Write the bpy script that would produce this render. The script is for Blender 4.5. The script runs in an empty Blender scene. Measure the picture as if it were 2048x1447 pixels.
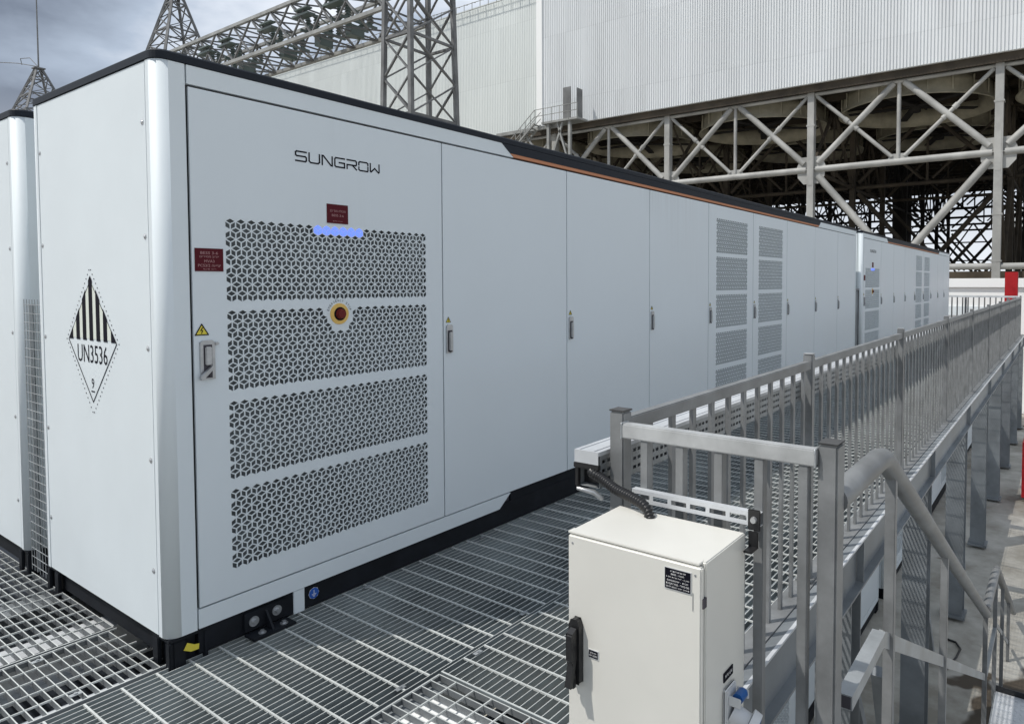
import bpy, bmesh, math, random
from mathutils import Vector, Matrix
random.seed(7)
R = math.radians
sc = bpy.context.scene
COL = sc.collection

# ------------------------------------------------------------------ camera
cam_d = bpy.data.cameras.new('camera')
cam = bpy.data.objects.new('camera', cam_d); COL.objects.link(cam)
_fw = Vector((0.82044, 0.57042, -0.03868)).normalized()
_rt = Vector((0.57082, -0.82108, -0.00082)); _rt = (_rt - _fw * _rt.dot(_fw)).normalized()
_up = _rt.cross(_fw)
CAM = Vector((-1.3298, -3.1476, 1.6156))
M = Matrix.Identity(4)
for i in range(3):
    M[i][0], M[i][1], M[i][2], M[i][3] = _rt[i], _up[i], -_fw[i], CAM[i]
cam.matrix_world = M
cam_d.sensor_width = 36; cam_d.lens = 1365.7 / 2048 * 36
cam_d.shift_x = -158.1 / 2048; cam_d.shift_y = -103.6 / 2048
cam_d.clip_start = 0.05; cam_d.clip_end = 4000
sc.camera = cam

# ------------------------------------------------------------------ light
SUN_EL, SUN_AZ = R(56.5), (-0.786, 0.618)          # towards the sun in plan
w = bpy.data.worlds.new('World'); sc.world = w; w.use_nodes = True
nt = w.node_tree; nt.nodes.clear()
def N(nt, t, **k):
    n = nt.nodes.new(t)
    for a, b in k.items():
        if a.startswith('_'): setattr(n, a[1:], b)
        else: n.inputs[a.replace('__', ' ')].default_value = b
    return n
sky = N(nt, 'ShaderNodeTexSky', _sky_type='NISHITA', _sun_disc=False, _sun_elevation=SUN_EL,
        _sun_rotation=math.atan2(SUN_AZ[0], SUN_AZ[1]), _air_density=1.0, _dust_density=1.5)
tc = N(nt, 'ShaderNodeTexCoord')
mp = N(nt, 'ShaderNodeMapping'); mp.inputs['Scale'].default_value = (1.5, 1.5, 3.2); mp.inputs['Location'].default_value = (3, 3, 1)
n1 = N(nt, 'ShaderNodeTexNoise', Scale=1.6, Detail=7.0, Roughness=0.52)
n2 = N(nt, 'ShaderNodeTexNoise', Scale=0.9, Detail=4.0, Roughness=0.5)
cr = N(nt, 'ShaderNodeValToRGB')
e = cr.color_ramp.elements
e[0].position = 0.36; e[0].color = (1.5, 1.8, 2.35, 1)
e[1].position = 0.66; e[1].color = (8.0, 8.3, 8.8, 1)
m = cr.color_ramp.elements.new(0.5); m.color = (3.4, 4.0, 4.9, 1)
cm = N(nt, 'ShaderNodeValToRGB'); cm.color_ramp.elements[0].position = 0.2; cm.color_ramp.elements[1].position = 0.34
mix = N(nt, 'ShaderNodeMix', _data_type='RGBA')
bg = N(nt, 'ShaderNodeBackground', Strength=0.14)
out = N(nt, 'ShaderNodeOutputWorld')
L = nt.links.new
L(tc.outputs['Generated'], mp.inputs[0]); L(mp.outputs[0], n1.inputs[0]); L(mp.outputs[0], n2.inputs[0])
L(n1.outputs[0], cr.inputs[0]); L(n2.outputs[0], cm.inputs[0])
L(cm.outputs[0], mix.inputs[0]); L(sky.outputs[0], mix.inputs[6]); L(cr.outputs[0], mix.inputs[7])
sx = N(nt, 'ShaderNodeSeparateXYZ'); L(tc.outputs['Generated'], sx.inputs[0])
hm = N(nt, 'ShaderNodeMapRange'); hm.interpolation_type = 'SMOOTHSTEP'; L(sx.outputs[2], hm.inputs[0])
hm.inputs[1].default_value = 0.0; hm.inputs[2].default_value = 0.24; hm.inputs[3].default_value = 0.9; hm.inputs[4].default_value = 0.0
mh = N(nt, 'ShaderNodeMix', _data_type='RGBA'); L(hm.outputs[0], mh.inputs[0]); L(mix.outputs[2], mh.inputs[6]); mh.inputs[7].default_value = (6.6, 6.9, 7.3, 1)
L(mh.outputs[2], bg.inputs[0]); L(bg.outputs[0], out.inputs[0])

sd = bpy.data.lights.new('sun', 'SUN'); sd.energy = 3.5; sd.angle = R(0.55); sd.color = (1.0, 0.96, 0.9)
sun = bpy.data.objects.new('sun', sd); COL.objects.link(sun)
sv = Vector((SUN_AZ[0] * math.cos(SUN_EL), SUN_AZ[1] * math.cos(SUN_EL), math.sin(SUN_EL)))
sun.rotation_euler = sv.to_track_quat('Z', 'Y').to_euler()
vs = sc.view_settings; sc.display_settings.display_device = 'sRGB'
vs.view_transform = 'Standard'; vs.look = 'None'; vs.gamma = 1; vs.use_curve_mapping = False; vs.exposure = 0.0
sc.cycles.max_bounces = 6; sc.cycles.diffuse_bounces = 4; sc.cycles.glossy_bounces = 3

# ------------------------------------------------------------------ materials
def mat(name, col, rough=0.5, metal=0.0, var=0.0, vs_=8.0, bump=0.0, bs=300.0, col2=None, stretch=None, spec=0.5, emit=None, rvar=0.0, wave=0.0, dirt=None, sheets=None):
    m = bpy.data.materials.new(name); m.use_nodes = True
    t = m.node_tree; b = t.nodes['Principled BSDF']; l = t.links.new
    b.inputs['Base Color'].default_value = (*col, 1); b.inputs['Roughness'].default_value = rough
    b.inputs['Metallic'].default_value = metal; b.inputs['Specular IOR Level'].default_value = spec
    c = N(t, 'ShaderNodeTexCoord')
    if var or col2 or rvar:
        mpn = N(t, 'ShaderNodeMapping'); l(c.outputs['Object'], mpn.inputs[0])
        if stretch: mpn.inputs['Scale'].default_value = stretch
        n = N(t, 'ShaderNodeTexNoise', Scale=vs_, Detail=6.0, Roughness=0.6); l(mpn.outputs[0], n.inputs[0])
        r = N(t, 'ShaderNodeValToRGB'); l(n.outputs[0], r.inputs[0])
        r.color_ramp.elements[0].position = 0.35; r.color_ramp.elements[1].position = 0.68
        a = tuple(x * (1 - var) for x in col) if not col2 else col2
        r.color_ramp.elements[0].color = (*a, 1); r.color_ramp.elements[1].color = (*[min(1, x * (1 + var)) for x in col], 1)
        csock = r.outputs[0]
        if dirt:      # rain runs under the top edge
            sp = N(t, 'ShaderNodeSeparateXYZ'); l(c.outputs['Object'], sp.inputs[0])
            g = N(t, 'ShaderNodeMapRange'); l(sp.outputs[2], g.inputs[0]); g.inputs[1].default_value = dirt[0]; g.inputs[2].default_value = dirt[1]
            mq = N(t, 'ShaderNodeMapping'); mq.inputs['Scale'].default_value = (22, 22, .55); l(c.outputs['Object'], mq.inputs[0])
            nq = N(t, 'ShaderNodeTexNoise', Scale=1.0, Detail=5.0, Roughness=.7); l(mq.outputs[0], nq.inputs[0])
            rq = N(t, 'ShaderNodeMapRange'); l(nq.outputs[0], rq.inputs[0]); rq.inputs[1].default_value = .42; rq.inputs[2].default_value = .75
            nl = N(t, 'ShaderNodeTexNoise', Scale=.7, Detail=2.0); l(c.outputs['Object'], nl.inputs[0])
            rl_ = N(t, 'ShaderNodeMapRange'); l(nl.outputs[0], rl_.inputs[0]); rl_.inputs[1].default_value = .48; rl_.inputs[2].default_value = .66
            m0_ = N(t, 'ShaderNodeMath', _operation='MULTIPLY'); l(g.outputs[0], m0_.inputs[0]); l(rl_.outputs[0], m0_.inputs[1])
            mm = N(t, 'ShaderNodeMath', _operation='MULTIPLY'); l(m0_.outputs[0], mm.inputs[0]); l(rq.outputs[0], mm.inputs[1])
            mf = N(t, 'ShaderNodeMath', _operation='MULTIPLY'); l(mm.outputs[0], mf.inputs[0]); mf.inputs[1].default_value = dirt[2] * 4
            mc = N(t, 'ShaderNodeMix', _data_type='RGBA'); l(mf.outputs[0], mc.inputs[0]); l(csock, mc.inputs[6]); mc.inputs[7].default_value = (.42, .43, .42, 1); csock = mc.outputs[2]
        if sheets:    # each cladding sheet has its own tone, with a lap line between two heights
            sp = N(t, 'ShaderNodeSeparateXYZ'); l(c.outputs['Object'], sp.inputs[0])
            dv = N(t, 'ShaderNodeMath', _operation='DIVIDE'); l(sp.outputs[1], dv.inputs[0]); dv.inputs[1].default_value = sheets[0]
            fl = N(t, 'ShaderNodeMath', _operation='FLOOR'); l(dv.outputs[0], fl.inputs[0])
            dz = N(t, 'ShaderNodeMath', _operation='DIVIDE'); l(sp.outputs[2], dz.inputs[0]); dz.inputs[1].default_value = sheets[1]
            fz = N(t, 'ShaderNodeMath', _operation='FLOOR'); l(dz.outputs[0], fz.inputs[0])
            cb_ = N(t, 'ShaderNodeCombineXYZ'); l(fl.outputs[0], cb_.inputs[0]); l(fz.outputs[0], cb_.inputs[1])
            wn = N(t, 'ShaderNodeTexWhiteNoise', _noise_dimensions='3D'); l(cb_.outputs[0], wn.inputs[0])
            mr = N(t, 'ShaderNodeMapRange'); l(wn.outputs[0], mr.inputs[0]); mr.inputs[3].default_value = 1 - sheets[2]; mr.inputs[4].default_value = 1.0
            fr = N(t, 'ShaderNodeMath', _operation='FRACT'); l(dz.outputs[0], fr.inputs[0])
            lp = N(t, 'ShaderNodeMath', _operation='GREATER_THAN'); l(fr.outputs[0], lp.inputs[0]); lp.inputs[1].default_value = .012
            lm = N(t, 'ShaderNodeMapRange'); l(lp.outputs[0], lm.inputs[0]); lm.inputs[3].default_value = .93
            mu = N(t, 'ShaderNodeMath', _operation='MULTIPLY'); l(mr.outputs[0], mu.inputs[0]); l(lm.outputs[0], mu.inputs[1])
            vm = N(t, 'ShaderNodeVectorMath', _operation='SCALE'); l(csock, vm.inputs[0]); l(mu.outputs[0], vm.inputs['Scale']); csock = vm.outputs[0]
        l(csock, b.inputs['Base Color'])
        if rvar:
            q = N(t, 'ShaderNodeMapRange'); l(n.outputs[0], q.inputs[0]); q.inputs[1].default_value = .3; q.inputs[2].default_value = .7
            q.inputs[3].default_value = rough - rvar; q.inputs[4].default_value = rough + rvar
            l(q.outputs[0], b.inputs['Roughness'])
    if bump:
        n = N(t, 'ShaderNodeTexNoise', Scale=bs, Detail=3.0); l(c.outputs['Object'], n.inputs[0])
        bp_ = N(t, 'ShaderNodeBump', Strength=bump, Distance=0.002); l(n.outputs[0], bp_.inputs['Height']); l(bp_.outputs[0], b.inputs['Normal'])
        if wave:
            nw = N(t, 'ShaderNodeTexNoise', Scale=2.2, Detail=2.0); l(c.outputs['Object'], nw.inputs[0])
            bw = N(t, 'ShaderNodeBump', Strength=wave, Distance=.01); l(nw.outputs[0], bw.inputs['Height']); l(bw.outputs[0], bp_.inputs['Normal'])
    if emit:
        b.inputs['Emission Color'].default_value = (*emit[:3], 1); b.inputs['Emission Strength'].default_value = emit[3]
    return m
MT = {}
MT['paint'] = mat('white_powder_paint', (.69, .745, .77), .56, 0, .02, 2.2, .18, 420, rvar=.05, wave=.25, spec=.35)
MT['door'] = mat('door_powder_paint', (.69, .745, .775), .40, 0, .012, 1.4, .18, 420, stretch=(1, 1, .6), rvar=.07, wave=.3, spec=.4, dirt=(1.3, 2.6, .10))
MT['gap'] = mat('shadow_gap_rubber', (.055, .05, .06), .7)
MT['base'] = mat('black_base_paint', (.008, .010, .014), .6, 0, .3, 9, spec=.25)
MT['cap'] = mat('black_roof_trim', (.010, .014, .021), .55, spec=.25)
MT['orange'] = mat('orange_trim', (.50, .20, .09), .5)
MT['filter'] = mat('grey_filter', (.13, .145, .15), .8, 0, .35, 3.0)
MT['chrome'] = mat('brushed_steel', (.50, .51, .52), .32, .7, .1, 30)
MT['galv'] = mat('galvanised_steel', (.36, .38, .39), .45, .4, .22, 5.0, .12, 90, rvar=.1)
MT['galv2'] = mat('galvanised_beam_steel', (.235, .255, .27), .5, .25, .22, 2.2, .1, 60, rvar=.1)
MT['galvl'] = mat('bright_galvanised_sheet', (.60, .62, .64), .45, .25, .12, 4.0)
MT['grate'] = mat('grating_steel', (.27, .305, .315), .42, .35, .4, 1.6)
MT['gratel'] = mat('darker_grating_steel', (.19, .205, .215), .5, .3, .3, 3.0)  # darker bar tone for the gratings with bars along y
MT['dusty'] = mat('dusty_roof_sheet', (.50, .48, .43), .9, 0, .25, 3.0)
MT['capg'] = mat('dark_tube_plug', (.06, .06, .06), .6)
MT['crossb'] = mat('sunlit_bar_steel', (.62, .64, .62), .4, .2, .12, 4.0)  # paler copy of the grating steel, sunlight put into its colour
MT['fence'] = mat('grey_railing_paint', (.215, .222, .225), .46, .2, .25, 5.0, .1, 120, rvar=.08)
MT['fencel'] = mat('sunlit_railing_paint', (.43, .44, .44), .42, .2, .18, 6.0, .1, 120, rvar=.08)  # paler copy of the railing paint, carrying sun highlights in its colour
MT['cab'] = mat('beige_cabinet_paint', (.67, .66, .61), .34, 0, .02, 5, .12, 500, rvar=.06, wave=.6)
MT['blackp'] = mat('black_plastic', (.014, .014, .015), .38)
MT['red'] = mat('red_label', (.085, .006, .012), .6, spec=.2)
MT['redp'] = mat('red_paint', (.38, .012, .016), .5, 0, .1, 3, spec=.3)
MT['ytxt'] = mat('pale_red_lettering', (.42, .24, .24), .6, spec=.2)
MT['white'] = mat('white_lettering', (.85, .85, .85), .5)
MT['black'] = mat('black_lettering', (.006, .006, .012), .7, spec=.1)
MT['cream'] = mat('cream_sticker', (.70, .74, .66), .5)
MT['yellow'] = mat('yellow_sticker', (.72, .60, .06), .5)
MT['blue'] = mat('blue_sticker', (.02, .10, .42), .45)
MT['led'] = mat('blue_indicator', (.1, .2, .8), .4, emit=(.15, .25, 1.0, .95))
MT['ering'] = mat('yellow_ring', (.75, .48, .12), .45)
MT['ebut'] = mat('red_button', (.13, .006, .006), .4, spec=.3)
MT['whitep'] = mat('white_plastic', (.62, .63, .63), .4)
MT['bluep'] = mat('blue_plastic', (.01, .09, .30), .35)
MT['concrete'] = None
MT['cladr'] = mat('ribbed_white_cladding', (.72, .745, .76), .55, 0, .05, .25, stretch=(1, 1, .12), sheets=(1.05, 6.1, .07))
MT['cladl'] = mat('pale_cladding', (.70, .735, .72), .55, 0, .05, .2, stretch=(1, 1, .2), sheets=(1.1, 5.3, .06))
MT['trimw'] = mat('white_trim', (.84, .85, .84), .5)
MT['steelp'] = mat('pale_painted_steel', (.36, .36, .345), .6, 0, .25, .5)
MT['rust_shade'] = mat('shaded_weathered_steel', (.022, .020, .018), .9, 0, .4, .8)  # weathered inner steel, blackened to put the deep interior shade into its colour
MT['brown'] = mat('brown_shaded_steel', (.060, .048, .034), .85, 0, .35, .8)  # brown steel darkened further for the shade under the deck
MT['ring'] = mat('weathered_fan_ring', (.42, .39, .30), .7, 0, .25, .7)
MT['pylon'] = mat('weathered_galvanised_angle', (.16, .163, .165), .65, .15, .3, .9)
MT['pylonl'] = mat('pale_galvanised_angle', (.29, .295, .285), .6, .1, .25, .9)
MT['porc'] = mat('grey_insulator', (.10, .13, .12), .4)
MT['louv'] = mat('pale_building_cladding', (.62, .64, .64), .6)

def concrete():
    m = bpy.data.materials.new('stained_concrete'); m.use_nodes = True; t = m.node_tree; l = t.links.new; b = t.nodes['Principled BSDF']
    c = N(t, 'ShaderNodeTexCoord')
    n = N(t, 'ShaderNodeTexNoise', Scale=1.1, Detail=8.0, Roughness=.62); l(c.outputs['Object'], n.inputs[0])
    r = N(t, 'ShaderNodeValToRGB'); l(n.outputs[0], r.inputs[0])
    r.color_ramp.elements[0].position = .35; r.color_ramp.elements[0].color = (.25, .23, .19, 1)
    r.color_ramp.elements[1].position = .62; r.color_ramp.elements[1].color = (.50, .48, .43, 1)
    n2 = N(t, 'ShaderNodeTexNoise', Scale=.55, Detail=3.0, Roughness=.45, Distortion=.6); l(c.outputs['Object'], n2.inputs[0])
    r2 = N(t, 'ShaderNodeValToRGB'); l(n2.outputs[0], r2.inputs[0])
    r2.color_ramp.elements[0].position = .60; r2.color_ramp.elements[1].position = .615
    mx = N(t, 'ShaderNodeMix', _data_type='RGBA'); l(r2.outputs[0], mx.inputs[0]); l(r.outputs[0], mx.inputs[6])
    mx.inputs[7].default_value = (.075, .058, .04, 1)
    l(mx.outputs[2], b.inputs['Base Color']); b.inputs['Roughness'].default_value = .75
    n3 = N(t, 'ShaderNodeTexNoise', Scale=25, Detail=5.0); l(c.outputs['Object'], n3.inputs[0])
    bb = N(t, 'ShaderNodeBump', Strength=.3, Distance=.01); l(n3.outputs[0], bb.inputs['Height']); l(bb.outputs[0], b.inputs['Normal'])
    return m
MT['concrete'] = concrete()

# ------------------------------------------------------------------ mesh helpers
class MB:
    def __init__(s): s.v = []; s.f = []; s.sm = []
    def add(s, vs, fs, smooth=False):
        o = len(s.v); s.v += [tuple(p) for p in vs]
        for q in fs: s.f.append([o + i for i in q]); s.sm.append(smooth)
        return s
    def box(s, x0, x1, y0, y1, z0, z1):
        if x0 > x1: x0, x1 = x1, x0
        if y0 > y1: y0, y1 = y1, y0
        if z0 > z1: z0, z1 = z1, z0
        v = [(x, y, z) for x in (x0, x1) for y in (y0, y1) for z in (z0, z1)]
        return s.add(v, [(0, 1, 3, 2), (4, 6, 7, 5), (0, 4, 5, 1), (2, 3, 7, 6), (0, 2, 6, 4), (1, 5, 7, 3)])
    def bar(s, p, q, w, h=None, up=(0, 0, 1)):
        p, q = Vector(p), Vector(q); h = h or w
        d = (q - p).normalized(); u = Vector(up)
        if abs(d.dot(u)) > .98: u = Vector((0, 1, 0))
        a = d.cross(u).normalized() * (w / 2); b = a.cross(d).normalized() * (h / 2)
        v = [c + i * a + j * b for c in (p, q) for i, j in ((-1, -1), (1, -1), (1, 1), (-1, 1))]
        return s.add(v, [(3, 2, 1, 0), (4, 5, 6, 7), (0, 1, 5, 4), (1, 2, 6, 5), (2, 3, 7, 6), (3, 0, 4, 7)])
    def tube(s, pts, r, n=10, caps=True):
        pts = [Vector(p) for p in pts]; rings = []
        rr = r if isinstance(r, (list, tuple)) else [r] * len(pts)
        pa = None
        for i, p in enumerate(pts):
            d = (pts[min(i + 1, len(pts) - 1)] - pts[max(i - 1, 0)]).normalized()
            if pa is None:
                u = Vector((0, 0, 1)) if abs(d.z) < .9 else Vector((1, 0, 0)); a = d.cross(u).normalized()
            else:
                a = (pa - d * pa.dot(d)).normalized()
            pa = a; b = d.cross(a)
            rings.append([p + rr[i] * (math.cos(t) * a + math.sin(t) * b) for t in [2 * math.pi * k / n for k in range(n)]])
        v = [x for g in rings for x in g]; f = []
        for i in range(len(rings) - 1):
            for k in range(n):
                f.append((i * n + k, i * n + (k + 1) % n, (i + 1) * n + (k + 1) % n, (i + 1) * n + k))
        s.add(v, f, True)
        if caps:
            s.add(rings[0], [list(range(n))[::-1]]); s.add(rings[-1], [list(range(n))])
        return s
    def prism(s, pts, a0, a1, axis='z', smooth=False):
        # pts: 2-D outline; axis is the extrusion direction
        def P(u, v, t): return {'z': (u, v, t), 'y': (u, t, v), 'x': (t, u, v)}[axis]
        n = len(pts); v = [P(u, w_, a0) for u, w_ in pts] + [P(u, w_, a1) for u, w_ in pts]
        s.add(v, [(i, (i + 1) % n, n + (i + 1) % n, n + i) for i in range(n)], smooth)
        return s.add(v, [list(range(n))[::-1], list(range(n, 2 * n))])
    def disc(s, c, axis, r0, r1, h, n=20):
        d = Vector(axis).normalized(); c = Vector(c)
        return s.tube([c, c + d * h], [r0, r1], n)
    def build(s, name, material, parent=None, bev=0, seg=2, loc=None):
        me = bpy.data.meshes.new(name); me.from_pydata(s.v, [], s.f)
        me.polygons.foreach_set('use_smooth', s.sm); me.update()
        bm = bmesh.new(); bm.from_mesh(me)
        bmesh.ops.recalc_face_normals(bm, faces=bm.faces)
        if bev:
            ed = [x for x in bm.edges if len(x.link_faces) == 2 and x.calc_face_angle(0) > .7]
            bmesh.ops.bevel(bm, geom=ed, offset=bev, segments=seg, affect='EDGES', clamp_overlap=True)
        bm.to_mesh(me); bm.free()
        me.materials.append(MT[material] if isinstance(material, str) else material)
        o = bpy.data.objects.new(name, me); COL.objects.link(o)
        if loc: o.location = loc
        if parent: o.parent = parent
        return o
def tag(o, label, cat, group=None, kind=None):
    if label: o['label'] = label
    if cat: o['category'] = cat
    if group: o['group'] = group
    if kind: o['kind'] = kind
    return o
def thing(name, loc, label, cat, group=None):
    o = bpy.data.objects.new(name, None); COL.objects.link(o); o.location = loc; o.empty_display_size = .2
    return tag(o, label, cat, group)
def copy_tree(o, parent=None):
    c = o.copy(); COL.objects.link(c); c.parent = parent
    for ch in list(KIDS(o)): copy_tree(ch, c)
    return c
def KIDS(o): return [x for x in list(bpy.data.objects) if x.parent == o]
FRONT = ((1, 0, 0), (0, 0, 1))     # on a face looking to -y
LEFT = ((0, -1, 0), (0, 0, 1))     # on a face looking to -x
def heb(s):
    s = s[::-1]; o = ''; run = ''
    for ch in s:
        if ch.isdigit() or ch in './' or ('A' <= ch <= 'Z'): run = ch + run
        else: o += run + ch; run = ''
    return o + run
def textmesh(mb, s, c, wdt, hgt, face, off=.001):
    cu = bpy.data.curves.new('t', 'FONT'); cu.body = s; cu.resolution_u = 2
    o = bpy.data.objects.new('t', cu); COL.objects.link(o)
    dg = bpy.context.evaluated_depsgraph_get(); me = bpy.data.meshes.new_from_object(o.evaluated_get(dg))
    vs_ = [v.co.copy() for v in me.vertices]; fs = [list(p.vertices) for p in me.polygons]
    bpy.data.objects.remove(o); bpy.data.curves.remove(cu); bpy.data.meshes.remove(me)
    if not vs_: return
    x0 = min(v.x for v in vs_); x1 = max(v.x for v in vs_); y0 = min(v.y for v in vs_); y1 = max(v.y for v in vs_)
    X, U = Vector(face[0]), Vector(face[1]); Z = X.cross(U)
    mb.add([Vector(c) + X * ((v.x - (x0 + x1) / 2) / (x1 - x0) * wdt) + U * ((v.y - (y0 + y1) / 2) / (y1 - y0) * hgt) + Z * off for v in vs_], fs)
def flat(mb, pts, c, face, off=.001, th=.0006):
    # a flat polygon (u right, v up) lying on a face, with a real thickness
    X, U = Vector(face[0]), Vector(face[1]); Z = X.cross(U); c = Vector(c); n = len(pts)
    a = [c + X * u + U * v + Z * off for u, v in pts]; b = [p + Z * th for p in a]
    mb.add(b, [list(range(n))]); mb.add(a + b, [(i, (i + 1) % n, n + (i + 1) % n, n + i) for i in range(n)])
def stroke(mb, pts, wd, c, face, off=.001, closed=False):
    pts = [Vector((p[0], p[1])) for p in pts]
    n = len(pts)
    rng = range(n if closed else n - 1)
    for i in rng:
        p, q = pts[i], pts[(i + 1) % n]; d = (q - p)
        if d.length < 1e-7: continue
        d.normalize(); nn = Vector((-d.y, d.x)) * wd / 2; ex = d * wd * .42
        P, Q = p - ex, q + ex
        flat(mb, [P - nn, Q - nn, Q + nn, P + nn], c, face, off + .00002 * (i % 5))

# ------------------------------------------------------------------ storage container
LEN, DEP = 11.69, 1.455
LINES = [.125, 1.60, 2.872, 4.14, 5.40, 6.67, 7.90, 9.17, 10.43, 11.565]
VR4 = [(1.53, 1.917), (1.118, 1.497), (.708, 1.078), (.288, .668)]
VR5 = [(1.945, 2.335)] + VR4
def vent(x0, x1, z0, z1, parent, skip=None, led=None, ledparent=None):
    wx = .0496; nx = max(3, round((x1 - x0) / wx)); wx = (x1 - x0) / nx
    s0 = wx / math.sqrt(3); nr = 9; sz = (z1 - z0) / ((nr - 1) * 1.5 * s0 + 2 * s0)
    mb = MB(); lb = MB(); Y0, Y1 = 0.0, .004
    RX0, RX1, RZ0, RZ1 = x0 - .003, x1 + .003, z0 - .003, z1 + .003
    def clip(P):
        for ax, lim, sg in ((0, RX0, 1), (0, RX1, -1), (1, RZ0, 1), (1, RZ1, -1)):
            o = []
            for i in range(len(P)):
                a, b = P[i - 1], P[i]; ia, ib = sg * (a[ax] - lim) >= 0, sg * (b[ax] - lim) >= 0
                if ia != ib:
                    t = (lim - a[ax]) / (b[ax] - a[ax]); o.append((a[0] + (b[0] - a[0]) * t, a[1] + (b[1] - a[1]) * t))
                if ib: o.append(b)
            P = o
            if len(P) < 3: return None
        return P
    hexv = [(s0 * math.cos(R(30 + 60 * k)), s0 * sz * math.sin(R(30 + 60 * k))) for k in range(6)]
    rh = [(0, 1, 2), (2, 3, 4), (4, 5, 0)]
    for j in range(-2, nr + 2):
        for i in range(-2, nx + 3):
            cx = x0 + wx / 2 + i * wx + (wx / 2 if j % 2 else 0); cz = z0 + s0 * sz + j * 1.5 * s0 * sz
            for k, (a, b, c) in enumerate(rh):
                P = [(cx, cz)] + [(cx + hexv[t][0], cz + hexv[t][1]) for t in (a, b, c)]
                P = [P[0], P[1], P[2], P[3]]
                mx = sum(p[0] for p in P) / 4; mz = sum(p[1] for p in P) / 4
                inside = 0 <= j < nr and RX0 <= min(p[0] for p in P) and max(p[0] for p in P) <= RX1
                # rounded corners of the perforated field
                dx = min(mx - x0, x1 - mx); dz = min(mz - z0, z1 - mz)
                if dx + dz < .030: inside = False
                if skip and skip(mx, mz): inside = False
                if led and led(mx, mz, j):
                    lb.add([(mx + (p[0] - mx) * .84, Y0 - .0015, mz + (p[1] - mz) * .84) for p in P], [(0, 1, 2, 3)])
                    inside = False
                if not inside:
                    PC = clip(P)
                    if PC: mb.add([(p[0], Y0, p[1]) for p in PC], [list(range(len(PC)))])
                else:
                    Q = [(mx + (p[0] - mx) * .79, mz + (p[1] - mz) * .79) for p in P]
                    v = [(p[0], Y0, p[1]) for p in P] + [(p[0], Y0, p[1]) for p in Q] + [(p[0], Y1, p[1]) for p in Q]
                    mb.add(v, [(t, (t + 1) % 4, 4 + (t + 1) % 4, 4 + t) for t in range(4)] + [(4 + t, 4 + (t + 1) % 4, 8 + (t + 1) % 4, 8 + t) for t in range(4)])
    me = mb.build('vent', 'paint', parent)
    MB().box(x0 - .01, x1 + .01, .017, .020, z0 - .01, z1 + .01).build('filter', 'filter', me)
    if lb.f: lb.build('indicator_light', 'led', ledparent or parent)
    return me
def door(i, root):
    a, b = LINES[i] + (.0045 if i else .009), LINES[i + 1] - .0045; z0, z1 = .171, 2.471
    vents = []
    if i == 0: vents = [(.280, 1.470, *r) for r in VR4]
    if i == 4: vents = [(5.60, 6.485, *r) for r in VR5]
    if i == 5: vents = [(6.855, 7.72, *r) for r in VR5]
    mb = MB(); th = .012
    if not vents: mb.box(a, b, 0, .026, z0, z1)
    else:
        vx0, vx1 = vents[0][0] - .003, vents[0][1] + .003
        mb.box(a, vx0, 0, th, z0, z1); mb.box(vx1, b, 0, th, z0, z1)
        zs = [z0] + [q for r in sorted((v[2] - .003, v[3] + .003) for v in vents) for q in r] + [z1]
        for k in range(0, len(zs), 2): mb.box(vx0, vx1, 0, th, zs[k], zs[k + 1])
    d = mb.build('door', 'door', root)
    for n, v in enumerate(vents):
        sk = (lambda x, z: math.hypot(x - .87, z - 1.458) < .088) if (i == 0 and n == 1) else None
        ld = (lambda x, z, j: .735 < x < 1.03 and j == 8) if (i == 0 and n == 0) else None
        vent(*v, d, sk, ld, d)
    return d
def handle(x, z, d, big=False):
    mb = MB()
    wv = .026 if not big else .032
    mb.prism([(x - wv, z - .085), (x + wv, z - .085), (x + wv, z + .08), (x + wv * .6, z + .09), (x - wv * .6, z + .09), (x - wv, z + .08)], -.010, 0, 'y')
    h = mb.build('handle', 'chrome', d, .003)
    MB().box(x - .0185, x + .0185, -.0112, -.0101, z - .078, z + (.07 if big else .055)).build('recess', 'gap', h)
    g = MB()
    if not big:
        g.box(x - .013, x + .013, -.026, -.011, z - .07, z + .045)
        g.build('grip', 'chrome', h, .004)
        MB().disc((x, -.010, z - .075), (0, -1, 0), .008, .007, .008, 12).build('lock', 'gap', h)
    else:
        g.box(x - .014, x + .014, -.022, -.011, z - .02, z + .062)
        g.prism([(x + .012, z - .02), (x + .016, z - .034), (x - .034, z - .085), (x - .044, z - .070)], -.036, -.018, 'y')
        g.box(x + .030, x + .05, -.016, -.004, z + .066, z + .080)
        g.build('grip', 'chrome', h, .004)
        MB().box(x + .002, x + .016, -.018, -.011, z - .072, z - .04).build('lock', 'gap', h, .002)
    return h
def warn(x, z, s, d, bolt=True):
    a = MB(); flat(a, [(-s, -s * .8), (s, -s * .8), (0, s * .9)], (x, 0, z), FRONT, .0006)
    p = a.build('warning_sticker', 'yellow', d)
    b = MB(); stroke(b, [(-s, -s * .8), (s, -s * .8), (0, s * .9)], s * .16, (x, 0, z), FRONT, .0016, True)
    stroke(b, [(s * .12, s * .35), (-s * .16, -.1 * s), (s * .14, -.1 * s), (-s * .05, -.55 * s)], s * .13, (x, 0, z), FRONT, .0016)
    b.build('warning_symbol', 'black', p)
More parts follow.
